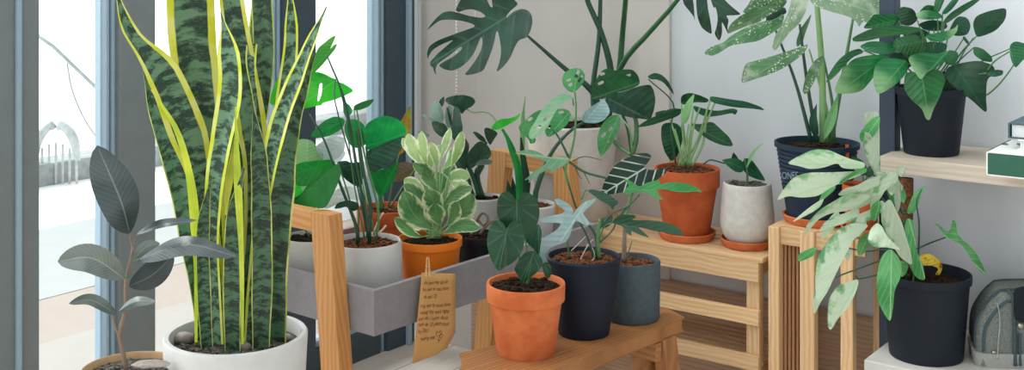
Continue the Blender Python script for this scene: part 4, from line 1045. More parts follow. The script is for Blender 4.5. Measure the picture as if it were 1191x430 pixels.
p.cut(M['adans'], g2, [(302,285),(270,268),(220,270),(190,292),(184,330),(158,390),(176,432),(232,402),(272,370),(297,340),(304,305)], (298,290), (174,430), holes=[[(235,285),(265,279),(268,292),(240,299)], [(176,372),(190,356),(197,370),(185,382)]], d=.03, stalk=[(668, 140)], sw=1.6)
p.cut(M['adans'], g3, [(625,15),(575,20),(540,50),(515,90),(500,140),(502,200),(518,252),(542,230),(582,180),(612,120),(630,70)], (620,22), (518,250), holes=[[(518,135),(545,108),(552,124),(530,148)], [(552,168),(576,148),(580,164),(560,178)], [(560,100),(580,80),(588,92),(568,112)]], d=.05, stalk=[(735, 175), (732, 150)])

root, p = pot('potted_alocasia', 'grey cement pot with one dark white-veined leaf at the far end of the stool', 'potted plant', 735, 2.643, ZS, 301, 66, 64, M['grey_pot'], M['soil_red'], depth=.012, chips=90, wall=.007)
p.cut(M['polly'], g4, [(385,196),(370,182),(400,150),(418,125),(410,105),(385,95),(345,97),(315,100),(285,120),(240,130),(215,155),(185,165),(180,190),(155,215),(148,240),(125,265),(112,310),(100,345),(83,370),(140,357),(210,347),(270,335),(330,315),(380,297),(430,280),(470,250),(517,212),(505,195),(450,200),(410,202)], (350,206), (84,368), d=-.03, cup=-.25, side=-.1, stalk=[(725, 305), (727, 262), (735, 225)], sw=4, smat=M['stalk'])
p.stem([(726, 304), (726, 280), (727, 262)], 6, M['stem_brown'], w2=4.5)
p.stem([(729, 302), (732, 290), (735, 280)], 2, M['stem_brown'], w2=1.2)

# ---- on the low shelf
root, p = pot('potted_monstera', 'large pale cylindrical planter of a split-leaf monstera at the left end of the low shelf', 'potted plant', 665.5, 3.36, ZT, 142, 107, 84, M['cement'], M['soil'], depth=.014)
p.cut(M['monst'], crop(490, 0, 4.3), [(530,187),(548,150),(557,110),(552,75),(535,52),(505,43),(470,52),(440,74),(424,92),(428,76),(445,55),(487,20),(465,0),(440,-40),(420,-90),(385,-110),(355,-60),(352,0),(358,38),(345,35),(325,-10),(290,-60),(230,-50),(195,0),(170,50),(185,62),(215,50),(250,45),(295,58),(325,82),(300,90),(240,80),(200,68),(150,55),(110,60),(75,90),(45,125),(27,154),(60,125),(95,100),(150,98),(210,105),(258,120),(272,133),(200,158),(140,180),(80,203),(40,230),(27,265),(32,298),(40,275),(58,248),(100,222),(168,195),(120,235),(80,270),(45,308),(43,326),(58,336),(64,360),(76,380),(70,345),(82,318),(150,270),(190,236),(205,232),(200,250),(165,280),(120,305),(85,326),(110,345),(155,355),(200,335),(240,300),(270,255),(287,210),(302,180),(307,215),(296,260),(265,310),(235,350),(213,376),(260,372),(310,355),(330,310),(350,260),(365,210),(376,152),(386,165),(395,210),(400,260),(392,310),(372,364),(410,335),(445,290),(465,240),(487,200)], (410,95), (42,322), d=-.15, cup=-.35, side=.15, along=0)
p.stem([(697, 143), (690, 108), (655, 78), (614, 42)], 9, M['stalk_dark'], name='leaf_stalk', w2=3)
p.stem([(614, 42), (600, 33, -.12), (586, 23, -.14)], 2.4, M['stalk_dark'], name='leaf_stalk', w2=2.5)
p.stem([(703, 143), (711, 90), (700, 40), (683, 0), (670, -50)], 9, M['stalk_dark'], name='leaf_stalk', w2=5)
p.stem([(692, 143), (690, 100), (697, 40), (699, -50)], 7, M['stalk_dark'], name='leaf_stalk', w2=4)
p.stem([(704, 143), (719, 90), (724, 40), (728, -5, -.1), (731, -50, -.14)], 8, M['stalk_deep'], name='leaf_stalk', w2=5)
p.stem([(706, 143), (722, 78, -.08), (755, 38, -.18), (788, 0, -.28), (816, -45, -.36)], 8, M['stalk_deep'], name='leaf_stalk', w2=4)
p.leaf(M['monst'], [(670, -50), (640, -90, -.1), (590, -125, -.12)], 90, 'monstera', roll=5, fold=-.15)
p.leaf(M['monst'], [(731, -50, -.14), (745, -95, -.22), (770, -140, -.25)], 90, 'monstera', roll=5, fold=-.15)
p.leaf(M['monst'], [(699, -50), (690, -95, -.1), (700, -150, -.16)], 70, 'monstera', roll=-15, fold=-.15)
p.stem([(713, 80), (707, 62), (701, 38)], 3.5, M['snake_y'], name='sheath', w2=1.5)
p.cut(M['monst'], crop(780, 0, 3.91), [(55,0),(60,20),(85,50),(105,75),(110,98),(108,60),(105,20),(100,-10),(115,-10),(118,40),(122,80),(140,125),(165,145),(188,157),(185,120),(178,80),(170,40),(165,-10),(180,-10),(195,38),(205,30),(215,80),(210,120),(198,155),(222,190),(235,150),(232,95),(245,120),(262,157),(258,120),(265,90),(250,70),(290,70),(322,66),(290,40),(255,10),(240,-10),(262,-60),(210,-95),(150,-100),(80,-70),(50,-30)], (160,-70), (222,188), d=-.36, cup=-.2, side=0, along=0)
p.cut(M['adans_dark'], g2, [(480,55),(510,45),(560,60),(600,50),(650,52),(680,85),(692,130),(660,152),(600,172),(530,185),(500,212),(450,220),(420,210),(422,150),(450,100)], (640,140), (430,212), holes=[[(463,72),(490,64),(496,80),(470,87)], [(453,127),(485,111),(491,126),(462,140)], [(608,82),(640,73),(636,92)], [(520,95),(545,88),(546,98),(524,106)]], d=-.13, cup=-.2)
p.cut(M['dark_plain'], g2, [(515,205),(540,183),(600,175),(680,145),(745,133),(766,165),(777,220),(767,280),(747,334),(700,325),(640,320),(560,297),(530,285),(510,250)], (535,225), (747,332), d=-.24, cup=-.15, side=.1)
p.stem([(735, 180, -.2), (740, 160, -.2), (738, 135, -.2), (720, 118, -.22)], 6, M['stalk'], name='leaf_stalk', w2=4)
p.stem([(735, 180, -.2), (730, 150, -.2), (722, 128, -.2)], 4, M['stalk_dark'], name='leaf_stalk', w2=3)
p.stem([(735, 180, -.2), (720, 170, -.12), (700, 150, .0), (696, 143, 0)], 5, M['stalk'], name='leaf_stalk', w2=4)

saucer('terracotta saucer under the tall terracotta pot on the low shelf', 799, 3.10, ZT, 67, M['terra2'])
root, p = pot('potted_philodendron', 'terracotta pot with long dark green leaves standing in a saucer on the low shelf', 'potted plant', 799, 3.10, ZT + .008, 195, 76, 52, M['terra'], M['soil_red'], style='terracotta', depth=.008, chips=120, rimh=.27)
g9 = crop(600, 108, 3.97)
for mt, pl_, b_, t_, d_ in (
 ('phil', [(760,52),(763,12),(800,-2),(850,10),(895,32),(880,46),(830,42),(790,54)], (765,45), (893,34), .02),
 ('phil', [(893,12),(980,28),(1060,38),(1130,63),(1152,82),(1100,73),(1000,66),(900,44)], (900,25), (1150,80), -.04),
 ('phil', [(815,55),(870,73),(930,84),(1000,70),(1027,80),(1012,104),(1000,92),(940,105),(880,112),(830,90)], (820,62), (1026,82), .03),
 ('phil_light', [(758,132),(768,80),(790,38),(827,-2),(817,50),(802,110),(785,145)], (772,142), (826,0), -.05),
 ('phil', [(768,68),(700,88),(640,108),(600,128),(552,160),(620,152),(700,125),(755,102)], (765,85), (554,158), .0),
 ('phil', [(672,140),(740,136),(772,170),(768,230),(748,290),(718,318),(705,300),(685,270),(670,210)], (765,150), (716,316), .04),
 ('phil', [(795,138),(850,145),(905,130),(942,163),(987,205),(1007,248),(950,242),(890,217),(850,187)], (798,145), (1006,247), .02),
 ('phil', [(640,90),(690,78),(712,85),(700,110),(650,118)], (700,85), (642,115), .05),
 ('phil', [(690,80),(730,70),(770,75),(760,100),(720,120),(690,110)], (765,80), (692,112), .05)):
    p.cut(M[mt], g9, pl_, b_, t_, d=d_, stalk=[(797 + R.uniform(-9, 9), 193), (797 + (600 + b_[0] / 3.97 - 797) * .4, 168)], sw=2.4, smat=M['stalk_light'])
p.cut(M['phil'], g2, [(728,90),(770,68),(810,80),(845,112),(872,165),(880,195),(855,165),(820,122),(780,105),(750,108)], (732,92), (878,192), d=.06)
p.stem([(800, 193), (812, 165), (832, 118)], 3, M['stalk_light'], name='leaf_stalk', w2=2)
p.stem([(805, 193), (818, 165), (822, 128)], 3, M['stalk_light'], name='leaf_stalk', w2=2)
p.stem([(794, 193), (790, 170), (785, 150)], 3.5, M['stalk_light'], name='leaf_stalk', w2=2)
p.stem([(800, 193), (806, 150), (814, 125)], 3, M['stalk_light'], name='leaf_stalk', w2=2)
p.stem([(786, 190), (780, 150), (783, 120), (754, 92)], 2, M['stalk_dark'], name='leaf_stalk', w2=1.5)

saucer('terracotta saucer under the white tapering pot on the low shelf', 869, 3.02, ZT, 62, M['terra2'])
root, p = pot('potted_seedling', 'off-white tapering stoneware pot with one small pointed dark leaf on the low shelf', 'potted plant', 869, 3.02, ZT + .008, 212, 55, 44, M['cream_pot'], M['soil_grit'], style='belly', belly=63, depth=.008)
p.leaf(M['phil'], [(866, 196), (856, 192), (840, 186)], 16, 'ovate', fold=.2)
p.leaf(M['phil'], [(866, 184), (872, 196), (890, 210)], 17, 'ovate', fold=.2)
p.leaf(M['phil'], [(858, 200), (855, 190), (853, 177)], 12, 'ovate', fold=.2)
p.leaf(M['phil_light'], [(868, 196), (876, 178), (889, 165)], 4, 'lance', fold=.4, roll=0)
p.stem([(869, 213), (869, 200), (866, 184)], 3, M['stalk'], w2=2)
p.stem([(818, 191), (826, 186), (836, 188), (843, 190)], 2, M['stalk_dark'], name='tendril', w2=1.6)

# ---- on the tall rack
saucer('terracotta saucer under the ribbed navy nursery pot on the tall rack', 949, 2.93, r2, 77, M['terra2'])
root, p = pot('potted_dieffenbachia', 'ribbed navy nursery pot with tall speckled pale green leaves on the tall rack', 'potted plant', 950, 2.93, r2 + .008, 165, 97, 68, M['navy2'], M['soil'], style='ribbed', depth=.014)
root.children[0]['label'] = 'ribbed navy plastic pot'
g10 = crop(780, 0, 3.91); g11 = crop(891, 0, 3.97)
for mt, g, pl_, b_, t_, d_ in (
 ('dieff', g10, [(627,198),(600,210),(540,230),(440,262),(370,280),(338,287),(316,382),(370,364),(440,342),(510,312),(570,272),(612,237)], (625,204), (318,380), -.04),
 ('dieff', g10, [(512,60),(470,90),(400,100),(330,130),(270,165),(240,195),(180,213),(148,243),(185,255),(220,242),(270,207),(330,197),(400,187),(460,152),(502,122),(517,80)], (512,68), (150,242), -.02),
 ('dieff', g10, [(525,-8),(470,13),(400,38),(320,68),(270,110),(253,158),(300,137),(350,117),(400,102),(450,67),(505,42),(530,10)], (525,2), (255,155), -.05),
 ('big_dark', g10, [(440,80),(470,45),(520,30),(530,60),(490,75),(430,100)], (525,45), (432,98), .02),
 ('dieff_pale', g10, [(555,-60),(545,20),(530,70),(500,120),(475,160),(460,215),(475,232),(502,200),(540,147),(582,112),(612,60),(628,0),(635,-60)], (600,-58), (470,230), -.08),
 ('dieff', g10, [(642,58),(620,90),(590,130),(570,190),(575,217),(602,190),(612,150),(632,100)], (640,62), (574,214), .02),
 ('dieff', g10, [(697,250),(660,270),(630,310),(610,360),(598,425),(622,428),(652,372),(682,312),(697,272)], (696,255), (600,425), -.03),
 ('dieff', g10, [(325,55),(355,20),(370,-20),(450,-40),(520,-30),(500,0),(400,38),(345,62)], (515,-20), (328,55), .0),
 ('dieff_pale', g11, [(200,-20),(210,22),(300,55),(380,75),(418,100),(430,128),(446,97),(480,110),(530,112),(600,115),(628,85),(627,40),(600,-5),(500,-50),(300,-60)], (220,-40), (610,100), -.05),
 ('dieff', g11, [(0,-40),(60,-50),(100,-20),(60,30),(20,60),(0,75),(-20,40)], (80,-40), (-10,70), .03),
 ('big_dark', g11, [(0,70),(40,35),(85,35),(90,60),(50,85),(0,105)], (88,45), (0,100), .04)):
    p.cut(M[mt], g, pl_, b_, t_, d=d_)
for pts, w1, w2, mt in (([(944, 165), (925, 95), (902, 35)], 5, 2.5, 'stalk_dark'), ([(950, 165), (938, 90), (930, 28)], 5, 3, 'stalk_dark'), ([(957, 165), (956, 80), (949, -10)], 9, 6, 'stalk_light'),
                        ([(966, 165), (980, 90), (992, 22)], 7, 3, 'stalk'), ([(961, 165), (962, 130), (941, 57)], 5, 2, 'stalk_light'), ([(970, 165), (968, 120), (957, 62)], 5, 2, 'stalk')):
    p.stem(pts, w1, M[mt], name='stalk', w2=w2)
p.leaf(M['big_soft'], [(958, 163, -.02), (968, 135, -.02), (975, 108, -.02)], 11, 'lance', roll=0, fold=.4)
p.leaf(M['big_dark'], [(950, 163, -.02), (946, 140, -.02), (950, 120, -.02)], 10, 'lance', roll=0, fold=.4)
m = MB(); m.prism([at(983.5, 168, 2.85), at(987.5, 168, 2.85), at(987.5, 184, 2.845), at(983.5, 184, 2.845)], (0, .002, 0)); 
tag(m.build('plant_label', M['terra'], loc=at(985, 176, 2.848)), 'small orange plant label on the ribbed navy pot', 'plant label')
def pot_text(txt, px, py, wpx, hpx, Yc, pxc, rr, mat, parent):
    cu = bpy.data.curves.new('t', 'FONT'); cu.body = txt; cu.size = 1; to = bpy.data.objects.new('t', cu); col.objects.link(to)
    dg = bpy.context.evaluated_depsgraph_get(); me = bpy.data.meshes.new_from_object(to.evaluated_get(dg)); bpy.data.objects.remove(to)
    xs = [v.co.x for v in me.vertices]; x1 = max(xs); xc = (pxc - CX) / F * Yc; out = []
    for v in me.vertices:
        x = px + v.co.x / x1 * wpx; y = py - v.co.y * hpx
        g = (x - CX) / F; a = g * g + 1; b = -2 * (g * xc + Yc); c = xc * xc + Yc * Yc - rr * rr; Yv = (-b - math.sqrt(max(0, b * b - 4 * a * c))) / 2 / a
        out.append(at(x, y, Yv))
    return make('embossed_lettering', out, [tuple(q.vertices) for q in me.polygons], mat, parent)
x0_ = (950 - CX) / F * 2.93
pot_text('ONES', 909, 208, 19, 12, 2.93, 950, (97 / 2 / F * 2.93) * .9 + .0025, mat_plain('embossed_blue', '#7d93a5', .5, .4), root)

saucer('terracotta saucer half hidden by pale leaves at the right end of the tall rack', 1002, 2.80, r2, 46, M['terra2'])
root, p = pot('potted_cutting', 'small terracotta pot mostly hidden behind pale drooping leaves on the tall rack', 'potted plant', 1002, 2.80, r2 + .008, 214, 44, 34, M['terra'], M['soil_red'], style='terracotta', depth=.01)
p.leaf(M['phil'], [(1004, 205), (1000, 192), (990, 182)], 12, 'ovate', stalk=[(1005, 216)], sw=2)
p.leaf(M['phil'], [(1008, 206), (1014, 196), (1022, 190)], 10, 'ovate', stalk=[(1005, 216)], sw=2)

# ---- on the upper shelf
root, p = pot('potted_pothos', 'navy plastic pot of glossy green pothos standing on the upper shelf', 'potted plant', 1083, 2.765, .780, 101, 80, 62, M['navy'], M['soil'], style='plastic', depth=.014)
for mt, pl_, b_, t_, d_ in (
 ('pothos_blush', [(640,340),(680,325),(720,372),(742,330),(800,318),(832,360),(802,450),(772,505),(757,556),(738,550),(720,500),(670,462),(635,410)], (722,365), (752,553), -.09),
 ('pothos_blush', [(650,262),(720,240),(790,250),(845,228),(832,280),(800,305),(742,332),(715,374),(680,322)], (835,240), (715,370), -.07),
 ('pothos', [(432,222),(380,238),(330,280),(290,340),(273,388),(320,352),(362,302),(402,262),(455,242)], (450,232), (275,385), -.02),
 ('pothos_blush', [(560,252),(480,253),(400,270),(350,330),(308,430),(380,434),(442,422),(485,372),(540,300)], (555,262), (330,430), -.05),
 ('pothos_blush', [(655,278),(590,268),(530,270),(500,310),(493,370),(510,435),(542,427),(604,387),(655,332)], (640,285), (515,432), -.07),
 ('pothos', [(725,130),(640,118),(560,118),(480,133),(398,173),(400,192),(450,192),(540,172),(600,162),(690,155)], (715,135), (400,185), -.03),
 ('pothos', [(615,228),(560,195),(480,188),(425,215),(480,243),(560,253)], (608,225), (430,218), -.03),
 ('pothos', [(600,112),(622,85),(590,63),(540,70),(500,63),(480,90),(443,132),(500,132),(560,120)], (610,90), (448,130), .02),
 ('pothos', [(590,180),(650,163),(700,158),(725,200),(765,242),(700,272),(650,252),(585,222)], (720,190), (600,215), -.05),
 ('pothos', [(838,228),(885,238),(890,270),(862,305),(820,292)], (880,250), (825,295), -.05),
 ('pothos_dark', [(830,312),(900,290),(980,278),(1050,300),(1062,342),(1020,362),(1015,450),(1022,530),(950,462),(880,412),(830,362)], (870,300), (1020,526), -.03),
 ('pothos_dark', [(1010,342),(1060,320),(1097,325),(1092,347),(1050,357)], (1015,338), (1095,335), -.02),
 ('pothos_dark', [(970,172),(953,110),(970,73),(1030,50),(1112,33),(1107,90),(1062,142),(1000,167)], (970,168), (1110,36), .0),
 ('pothos_dark', [(880,73),(930,80),(947,120),(930,162),(880,168),(838,150)], (845,148), (932,85), .02),
 ('pothos', [(1150,188),(1123,210),(1128,270),(1150,318),(1182,282),(1215,250),(1210,205)], (1126,225), (1152,316), -.02),
 ('pothos_dark', [(615,28),(680,38),(705,90),(665,122),(615,112)], (700,95), (620,30), .03),
 ('pothos_blush', [(688,62),(740,43),(800,58),(820,82),(760,92),(700,87)], (815,80), (690,70), .0),
 ('pothos', [(818,97),(850,60),(920,15),(1000,-22),(1020,-30),(965,20),(902,62),(852,97),(825,112)], (822,104), (1018,-28), -.02),
 ('pothos', [(773,52),(778,10),(788,-30),(835,-30),(812,30),(800,57)], (790,55), (820,-28), .0),
 ('pothos', [(808,62),(840,20),(880,-25),(895,-5),(862,40),(830,67)], (815,62), (890,-20), .0),
 ('pothos', [(955,213),(1000,223),(1042,260),(1047,288),(1000,282),(958,252)], (958,220), (1046,285), .01),
 ('pothos_blush', [(728,160),(800,150),(870,132),(888,108),(882,150),(830,190),(760,192)], (735,172), (886,112), -.04),
 ('pothos_dark', [(700,110),(760,90),(830,100),(840,130),(790,145),(730,140)], (750,135), (835,115), .03),
 ('pothos_dark', [(680,210),(760,190),(840,200),(830,240),(760,260),(700,250)], (760,200), (690,245), .0),
 ('pothos', [(560,200),(620,170),(680,180),(660,230),(600,250)], (670,185), (565,240), .0),
 ('pothos_dark', [(560,250),(640,240),(700,280),(640,330),(600,400),(570,330)], (660,270), (600,395), .01),
 ('pothos_dark', [(640,340),(700,330),(760,380),(740,430),(680,420)], (700,335), (740,428), -.02),
 ('pothos_dark', [(800,330),(850,330),(880,400),(860,470),(820,430)], (830,335), (858,465), -.01),
 ('pothos_dark', [(620,130),(700,125),(760,150),(720,200),(640,180)], (720,140), (630,170), .03),
 ('pothos', [(700,60),(760,95),(800,60),(790,30),(740,20)], (770,80), (740,22), .05),
 ('pothos_dark', [(915,165),(935,190),(945,215),(925,200),(905,175)], (918,168), (944,212), .0)):
    ctr = (891 + b_[0] / 3.97, b_[1] / 3.97)
    if ctr[0] > 1125: d_ -= .09
    p.cut(M[mt], g11, pl_, b_, t_, d=d_, arch=.14, stalk=[(1083 + R.uniform(-16, 16), 102), (ctr[0] * .6 + 1083 * .4 + 2, ctr[1] * .6 + 38)], sw=1.8)
p.stem([(1125, 98), (1142, 112, -.05), (1160, 100, -.08), (1176, 80, -.1), (1182, 70, -.11)], 2.4, M['stalk'], name='trailing_stem', w2=1.6)
p.stem([(1120, 98), (1140, 92, -.05), (1156, 72, -.08), (1174, 60, -.1)], 2.4, M['stalk'], name='trailing_stem', w2=1.6)
p.stem([(1108, 98), (1112, 80), (1120, 62), (1132, 44)], 2.2, M['stalk'], name='trailing_stem', w2=1.6)

# books
def book(name, label, corner, lt, lp, z0, h, cover, page, group=None, over=None):
    r_ = empty(name, corner + V((0, 0, 0)), label, 'book', group)
    o_ = V((corner.x, corner.y, 0))
    def bb(nm, a0, a1, b0, b1, z_0, z_1, mt, bev=.0006):
        m = MB(); m.box(o_ + et * ((a0 + a1) / 2) - ep * ((b0 + b1) / 2) + ez * ((z_0 + z_1) / 2), (et, ep, ez), (a1 - a0, b1 - b0, z_1 - z_0), bev); return m.build(nm, mt, r_)
    bb('cover', 0, lt, 0, lp, z0, z0 + .003, cover); 
    c_ = bb('cover', 0, lt, 0, lp, z0 + h - .003, z0 + h, over or cover)
    bb('pages', .004, lt - .003, .004, lp - .002, z0 + .003, z0 + h - .003, page)
    return r_, bb
white = mat_plain('white_cover', '#dedfdb', .6, .4, .02)
green = mat_plain('green_cloth', '#2f5e4b', .7, .3, .04, 40)
teal = mat_plain('slate_cover', '#3e545c', .55, .4, .04, 40)
pages = mat_plain('page_edges', '#cfd3d4', .8, .2, .03, 60)
t = NT('leaf_print_cover'); vo = t.new('ShaderNodeTexVoronoi'); t.put(vo.inputs['Vector'], t.scl(t.obj(), (22, 9, 1))); vo.inputs['Scale'].default_value = 1.2
M['print'] = t.done(t.bsdf(t.mix(t.ss(vo.outputs['Distance'], .3, .34, 1, 0), lin('#d9dcd6'), lin('#3d6353')), .5))
c1_ = at(1147, 203, 2.495); r_, bb = book('book', 'thick green-edged book with white leaf-print cover at the bottom of the pile', V((c1_.x, c1_.y, .780)), .25, .19, .780, .050, white, pages, 'books on the upper shelf', M['print'])
bb('spine', .003, .247, -.0005, .006, .784, .826, green)['label'] = 'green cloth spine'
bb('spine_edge', 0, .004, 0, .19, .780, .830, white)
c2_ = at(1186, 178, 2.50); book('book', 'thin white book between the green book and the slate book', V((c2_.x, c2_.y + .01, .830)), .19, .15, .830, .022, white, pages, 'books on the upper shelf')
c3_ = at(1174, 163, 2.525); r_, bb = book('book', 'slate-blue covered book on top of the pile at the right edge', V((c3_.x, c3_.y, .852)), .22, .16, .852, .032, teal, pages, 'books on the upper shelf')
bb('spine', -.003, .001, 0, .16, .852, .884, teal)

# ---- on the lower shelf
root, p = pot('potted_syngonium', 'large navy pot of pale arrow-leaved syngonium on the lower shelf', 'potted plant', 1077, 2.682, .344, 316, 101, 83, M['navy'], M['soil'], style='plastic', depth=.022)
m = MB(); q0_ = p.p3((1054, 330, -.0)); m.tube([V((q0_.x, 2.70, .49)), V((q0_.x + .004, 2.70, .60)), V((q0_.x + .006, 2.70, .735))], .016, 14); m.build('coir_pole', M['coir'], root, True)['label'] = 'brown coir pole'
g12 = crop(891, 108, 3.97); g13 = crop(891, 216, 3.97)
for mt, g, pl_, b_, t_, d_ in (
 ('syn', g12, [(93,326),(150,290),(220,260),(290,262),(350,290),(400,308),(458,322),(455,347),(400,352),(350,347),(330,322),(260,347),(200,352),(150,337)], (455,335), (95,326), -.16),
 ('syn', g12, [(475,358),(400,362),(300,366),(200,366),(130,385),(90,430),(43,502),(100,474),(160,484),(240,477),(290,442),(350,412),(425,384)], (472,366), (45,500), -.17),
 ('syn', g13, [(490,40),(420,36),(360,42),(300,78),(250,108),(190,170),(173,240),(202,202),(240,154),(300,125),(380,115),(445,80)], (486,50), (175,236), -.15),
 ('syn', g13, [(272,52),(215,88),(170,123),(116,170),(150,155),(200,130),(250,100)], (268,60), (118,168), -.17),
 ('syn', g13, [(478,178),(400,170),(335,198),(278,260),(238,330),(226,420),(232,548),(262,520),(302,450),(335,380),(375,302),(405,244),(445,214)], (472,186), (234,545), -.14),
 ('syn', g13, [(572,55),(538,90),(528,160),(556,222),(588,282),(620,332),(678,372),(667,300),(648,240),(628,170),(604,118)], (572,62), (676,370), -.16),
 ('syn', g13, [(610,-60),(560,-62),(515,-25),(488,40),(478,100),(500,124),(524,62),(562,5),(610,-20)], (605,-50), (498,120), -.13),
 ('syn', g13, [(612,-40),(585,0),(590,60),(605,130),(622,90),(625,20)], (605,-35), (606,128), -.11),
 ('syn', g13, [(512,168),(480,200),(468,252),(495,284),(560,284),(628,300),(575,250),(552,220),(537,188)], (515,175), (625,298), -.18),
 ('syn_green', g13, [(648,148),(682,158),(688,230),(694,300),(724,360),(738,440),(690,424),(653,350),(653,280),(638,200)], (660,152), (736,436), -.07),
 ('syn_green', g13, [(572,283),(528,330),(508,429),(513,530),(550,600),(574,630),(587,560),(593,480),(624,420),(622,340)], (580,290), (573,626), -.14),
 ('syn', g13, [(432,430),(412,501),(372,571),(332,611),(299,670),(283,646),(288,521),(328,461),(390,438)], (425,434), (299,667), -.13),
 ('syn', g13, [(300,380),(260,420),(225,480),(214,540),(222,600),(250,540),(290,480),(310,430)], (302,388), (221,597), -.11),
 ('syn_green', g13, [(148,315),(190,293),(238,278),(222,322),(180,342),(148,352)], (235,284), (149,345), -.12),
 ('syn_green', g13, [(745,-2),(710,8),(680,38),(658,90),(648,132),(692,122),(708,70),(722,30)], (735,5), (655,130), -.04),
 ('syn_green', g12, [(528,106),(495,112),(450,160),(430,190),(434,222),(470,233),(503,192),(523,160)], (525,112), (445,228), -.08),
 ('syn', g12, [(452,88),(522,82),(525,200),(524,300),(534,395),(500,372),(463,300),(447,240),(456,160)], (490,88), (530,392), -.05),
 ('syn', g12, [(598,345),(632,333),(645,360),(628,392),(603,374)], (605,370), (640,338), -.12),
 ('syn', g12, [(525,378),(470,398),(420,427),(360,440),(325,475),(400,472),(462,452),(525,432)], (522,400), (328,473), -.15),
 ('syn', g13, [(430,95),(380,120),(320,140),(270,165),(240,215),(300,190),(360,175),(430,150)], (428,115), (242,212), -.13),
 ('syn', g13, [(520,80),(480,110),(430,130),(410,170),(470,165),(520,140)], (518,95), (412,168), -.12),
 ('syn', g12, [(520,440),(440,440),(400,480),(380,540),(440,530),(500,500)], (515,450), (385,535), -.11),
 ('syn_green', g13, [(520,60),(485,90),(480,140),(500,170),(525,130),(535,90)], (525,70), (500,168), -.15),
 ('syn_green', g12, [(465,345),(420,350),(370,385),(330,420),(345,425),(400,385),(465,365)], (462,352), (332,424), -.18),
 ('syn_green', g13, [(322,-20),(270,10),(250,55),(235,90),(270,60),(322,15)], (320,-5), (238,88), -.14),
 ('syn_green', g13, [(610,5),(635,10),(650,50),(635,85),(612,60)], (615,10), (638,82), -.10),
 ('syn_green', g13, [(620,340),(660,360),(650,400),(625,425),(612,390)], (622,345), (628,422), -.10),
 ('syn', g12, [(500,360),(560,370),(610,400),(640,440),(600,470),(540,440)], (505,365), (610,465), -.12),
 ('syn', g13, [(440,120),(400,150),(380,200),(395,250),(440,230),(470,180)], (455,125), (394,248), -.10),
 ('syn_green', g13, [(470,210),(430,240),(415,290),(430,330),(465,300),(485,250)], (478,215), (430,328), -.10),
 ('syn', g13, [(585,120),(560,90),(530,60),(520,110),(545,160),(580,180)], (530,70), (582,176), -.12),
 ('syn', g13, [(330,110),(290,150),(265,200),(250,250),(280,235),(320,190),(350,150)], (340,115), (252,248), -.13),
 ('syn_green', g12, [(560,420),(600,440),(615,490),(600,540),(575,500),(560,460)], (570,425), (602,538), -.09),
 ('syn', g12, [(470,420),(430,440),(395,490),(385,560),(420,540),(460,490),(490,450)], (480,428), (386,558), -.12),
 ('syn_green', g12, [(505,250),(525,280),(530,330),(515,370),(498,330)], (510,255), (516,368), -.07),
 ('syn', g12, [(560,350),(590,390),(600,440),(580,480),(555,440),(548,390)], (562,355), (580,478), -.12),
 ('syn', g13, [(360,300),(385,290),(400,300),(380,340),(385,352),(365,330)], (395,300), (384,350), -.10)):
    p.cut(M[mt], g, pl_, b_, t_, d=d_, wave=.14, arch=.12)
p.cut(M['syn_green'], g13, [(773,168),(800,180),(835,215),(855,200),(860,153),(877,165),(882,215),(902,245),(940,275),(977,320),(1018,404),(1005,412),(960,362),(928,302),(898,267),(850,247),(828,237),(808,202)], (832,236), (1013,408), d=-.05, cup=.4, stalk=[(1052, 296), (1078, 284)], smat=M['stalk_dark'])
p.cut(M['dead'], g13, [(708,315),(760,312),(800,343),(818,370),(803,412),(778,410),(798,382),(770,368),(716,368)], (712,345), (790,410), d=-.01, stalk=[(1062, 330), (1064, 310)])
for pts in ([(1056, 310), (1038, 300), (1015, 306), (972, 322)], [(1056, 300), (1030, 290), (1008, 292), (985, 288)], [(1058, 320), (1030, 318), (1000, 324), (995, 320)], [(1052, 250), (1036, 230), (1022, 200), (1014, 160), (1008, 132)], [(1068, 300), (1069, 260), (1066, 235), (1072, 220)], [(1052, 280), (1040, 250), (1022, 225), (1008, 210)], [(1055, 275), (1048, 262), (1054, 256)], [(1052, 250), (1030, 215), (1004, 196)], [(1052, 300), (1044, 292), (1038, 288)], [(1054, 334), (1054, 300), (1052, 270), (1050, 240)]):
    p.stem([(a, b, -.06 if j else -.03) for j, (a, b) in enumerate(pts)], 2.4, M['stalk_dark'], name='stalk', w2=1.8)

# bag
bg = empty('travel_bag', V((1.13, 2.55, .344)), 'grey canvas zipped bag standing on the lower shelf at the right edge', 'bag')
bx, by = at(1131, 420, 2.585).x + .016, 2.60
fab = mat_plain('grey_canvas', '#80857f', .9, .15, .08, 260, .9, '#5f6562'); fab2 = mat_plain('seam_canvas', '#a2a59f', .9, .15); zipm = mat_plain('zip_tape', '#3f4f53', .7, .3, .05, 40)
silver = mat_plain('zip_metal', '#b9b39f', .3, .5, metal=1); dark = mat_plain('dark_lining', '#1d2429', .8, .2)
sil = [(0.0, .0), (.0, .035), (.004, .088), (.024, .124), (.045, .146), (.07, .155), (.20, .155), (.235, .140), (.255, .10), (.262, .05), (.262, 0)]
silc = [(x_, z_) for x_, _, z_ in [tuple(v) for v in catmull([V((a, 0, b)) for a, b in sil], 44)]]
vs = []; fs = []; n_ = len(silc); DP = .13
prof_d = [(0, .90), (.008, .96), (.02, 1.0), (DP - .02, 1.0), (DP - .008, .96), (DP, .90)]
for d_, k_ in prof_d:
    for x_, z_ in silc:
        cx_, cz_ = .131, .02
        xx = cx_ + (x_ - cx_) * k_; zz_ = cz_ + (z_ - cz_) * (k_ if z_ > cz_ else 1)
        vs.append(V((bx, by, .344)) + V((1, -.0, 0)) * xx + V((.25, 1, 0)) * d_ + ez * (zz_ + .004))
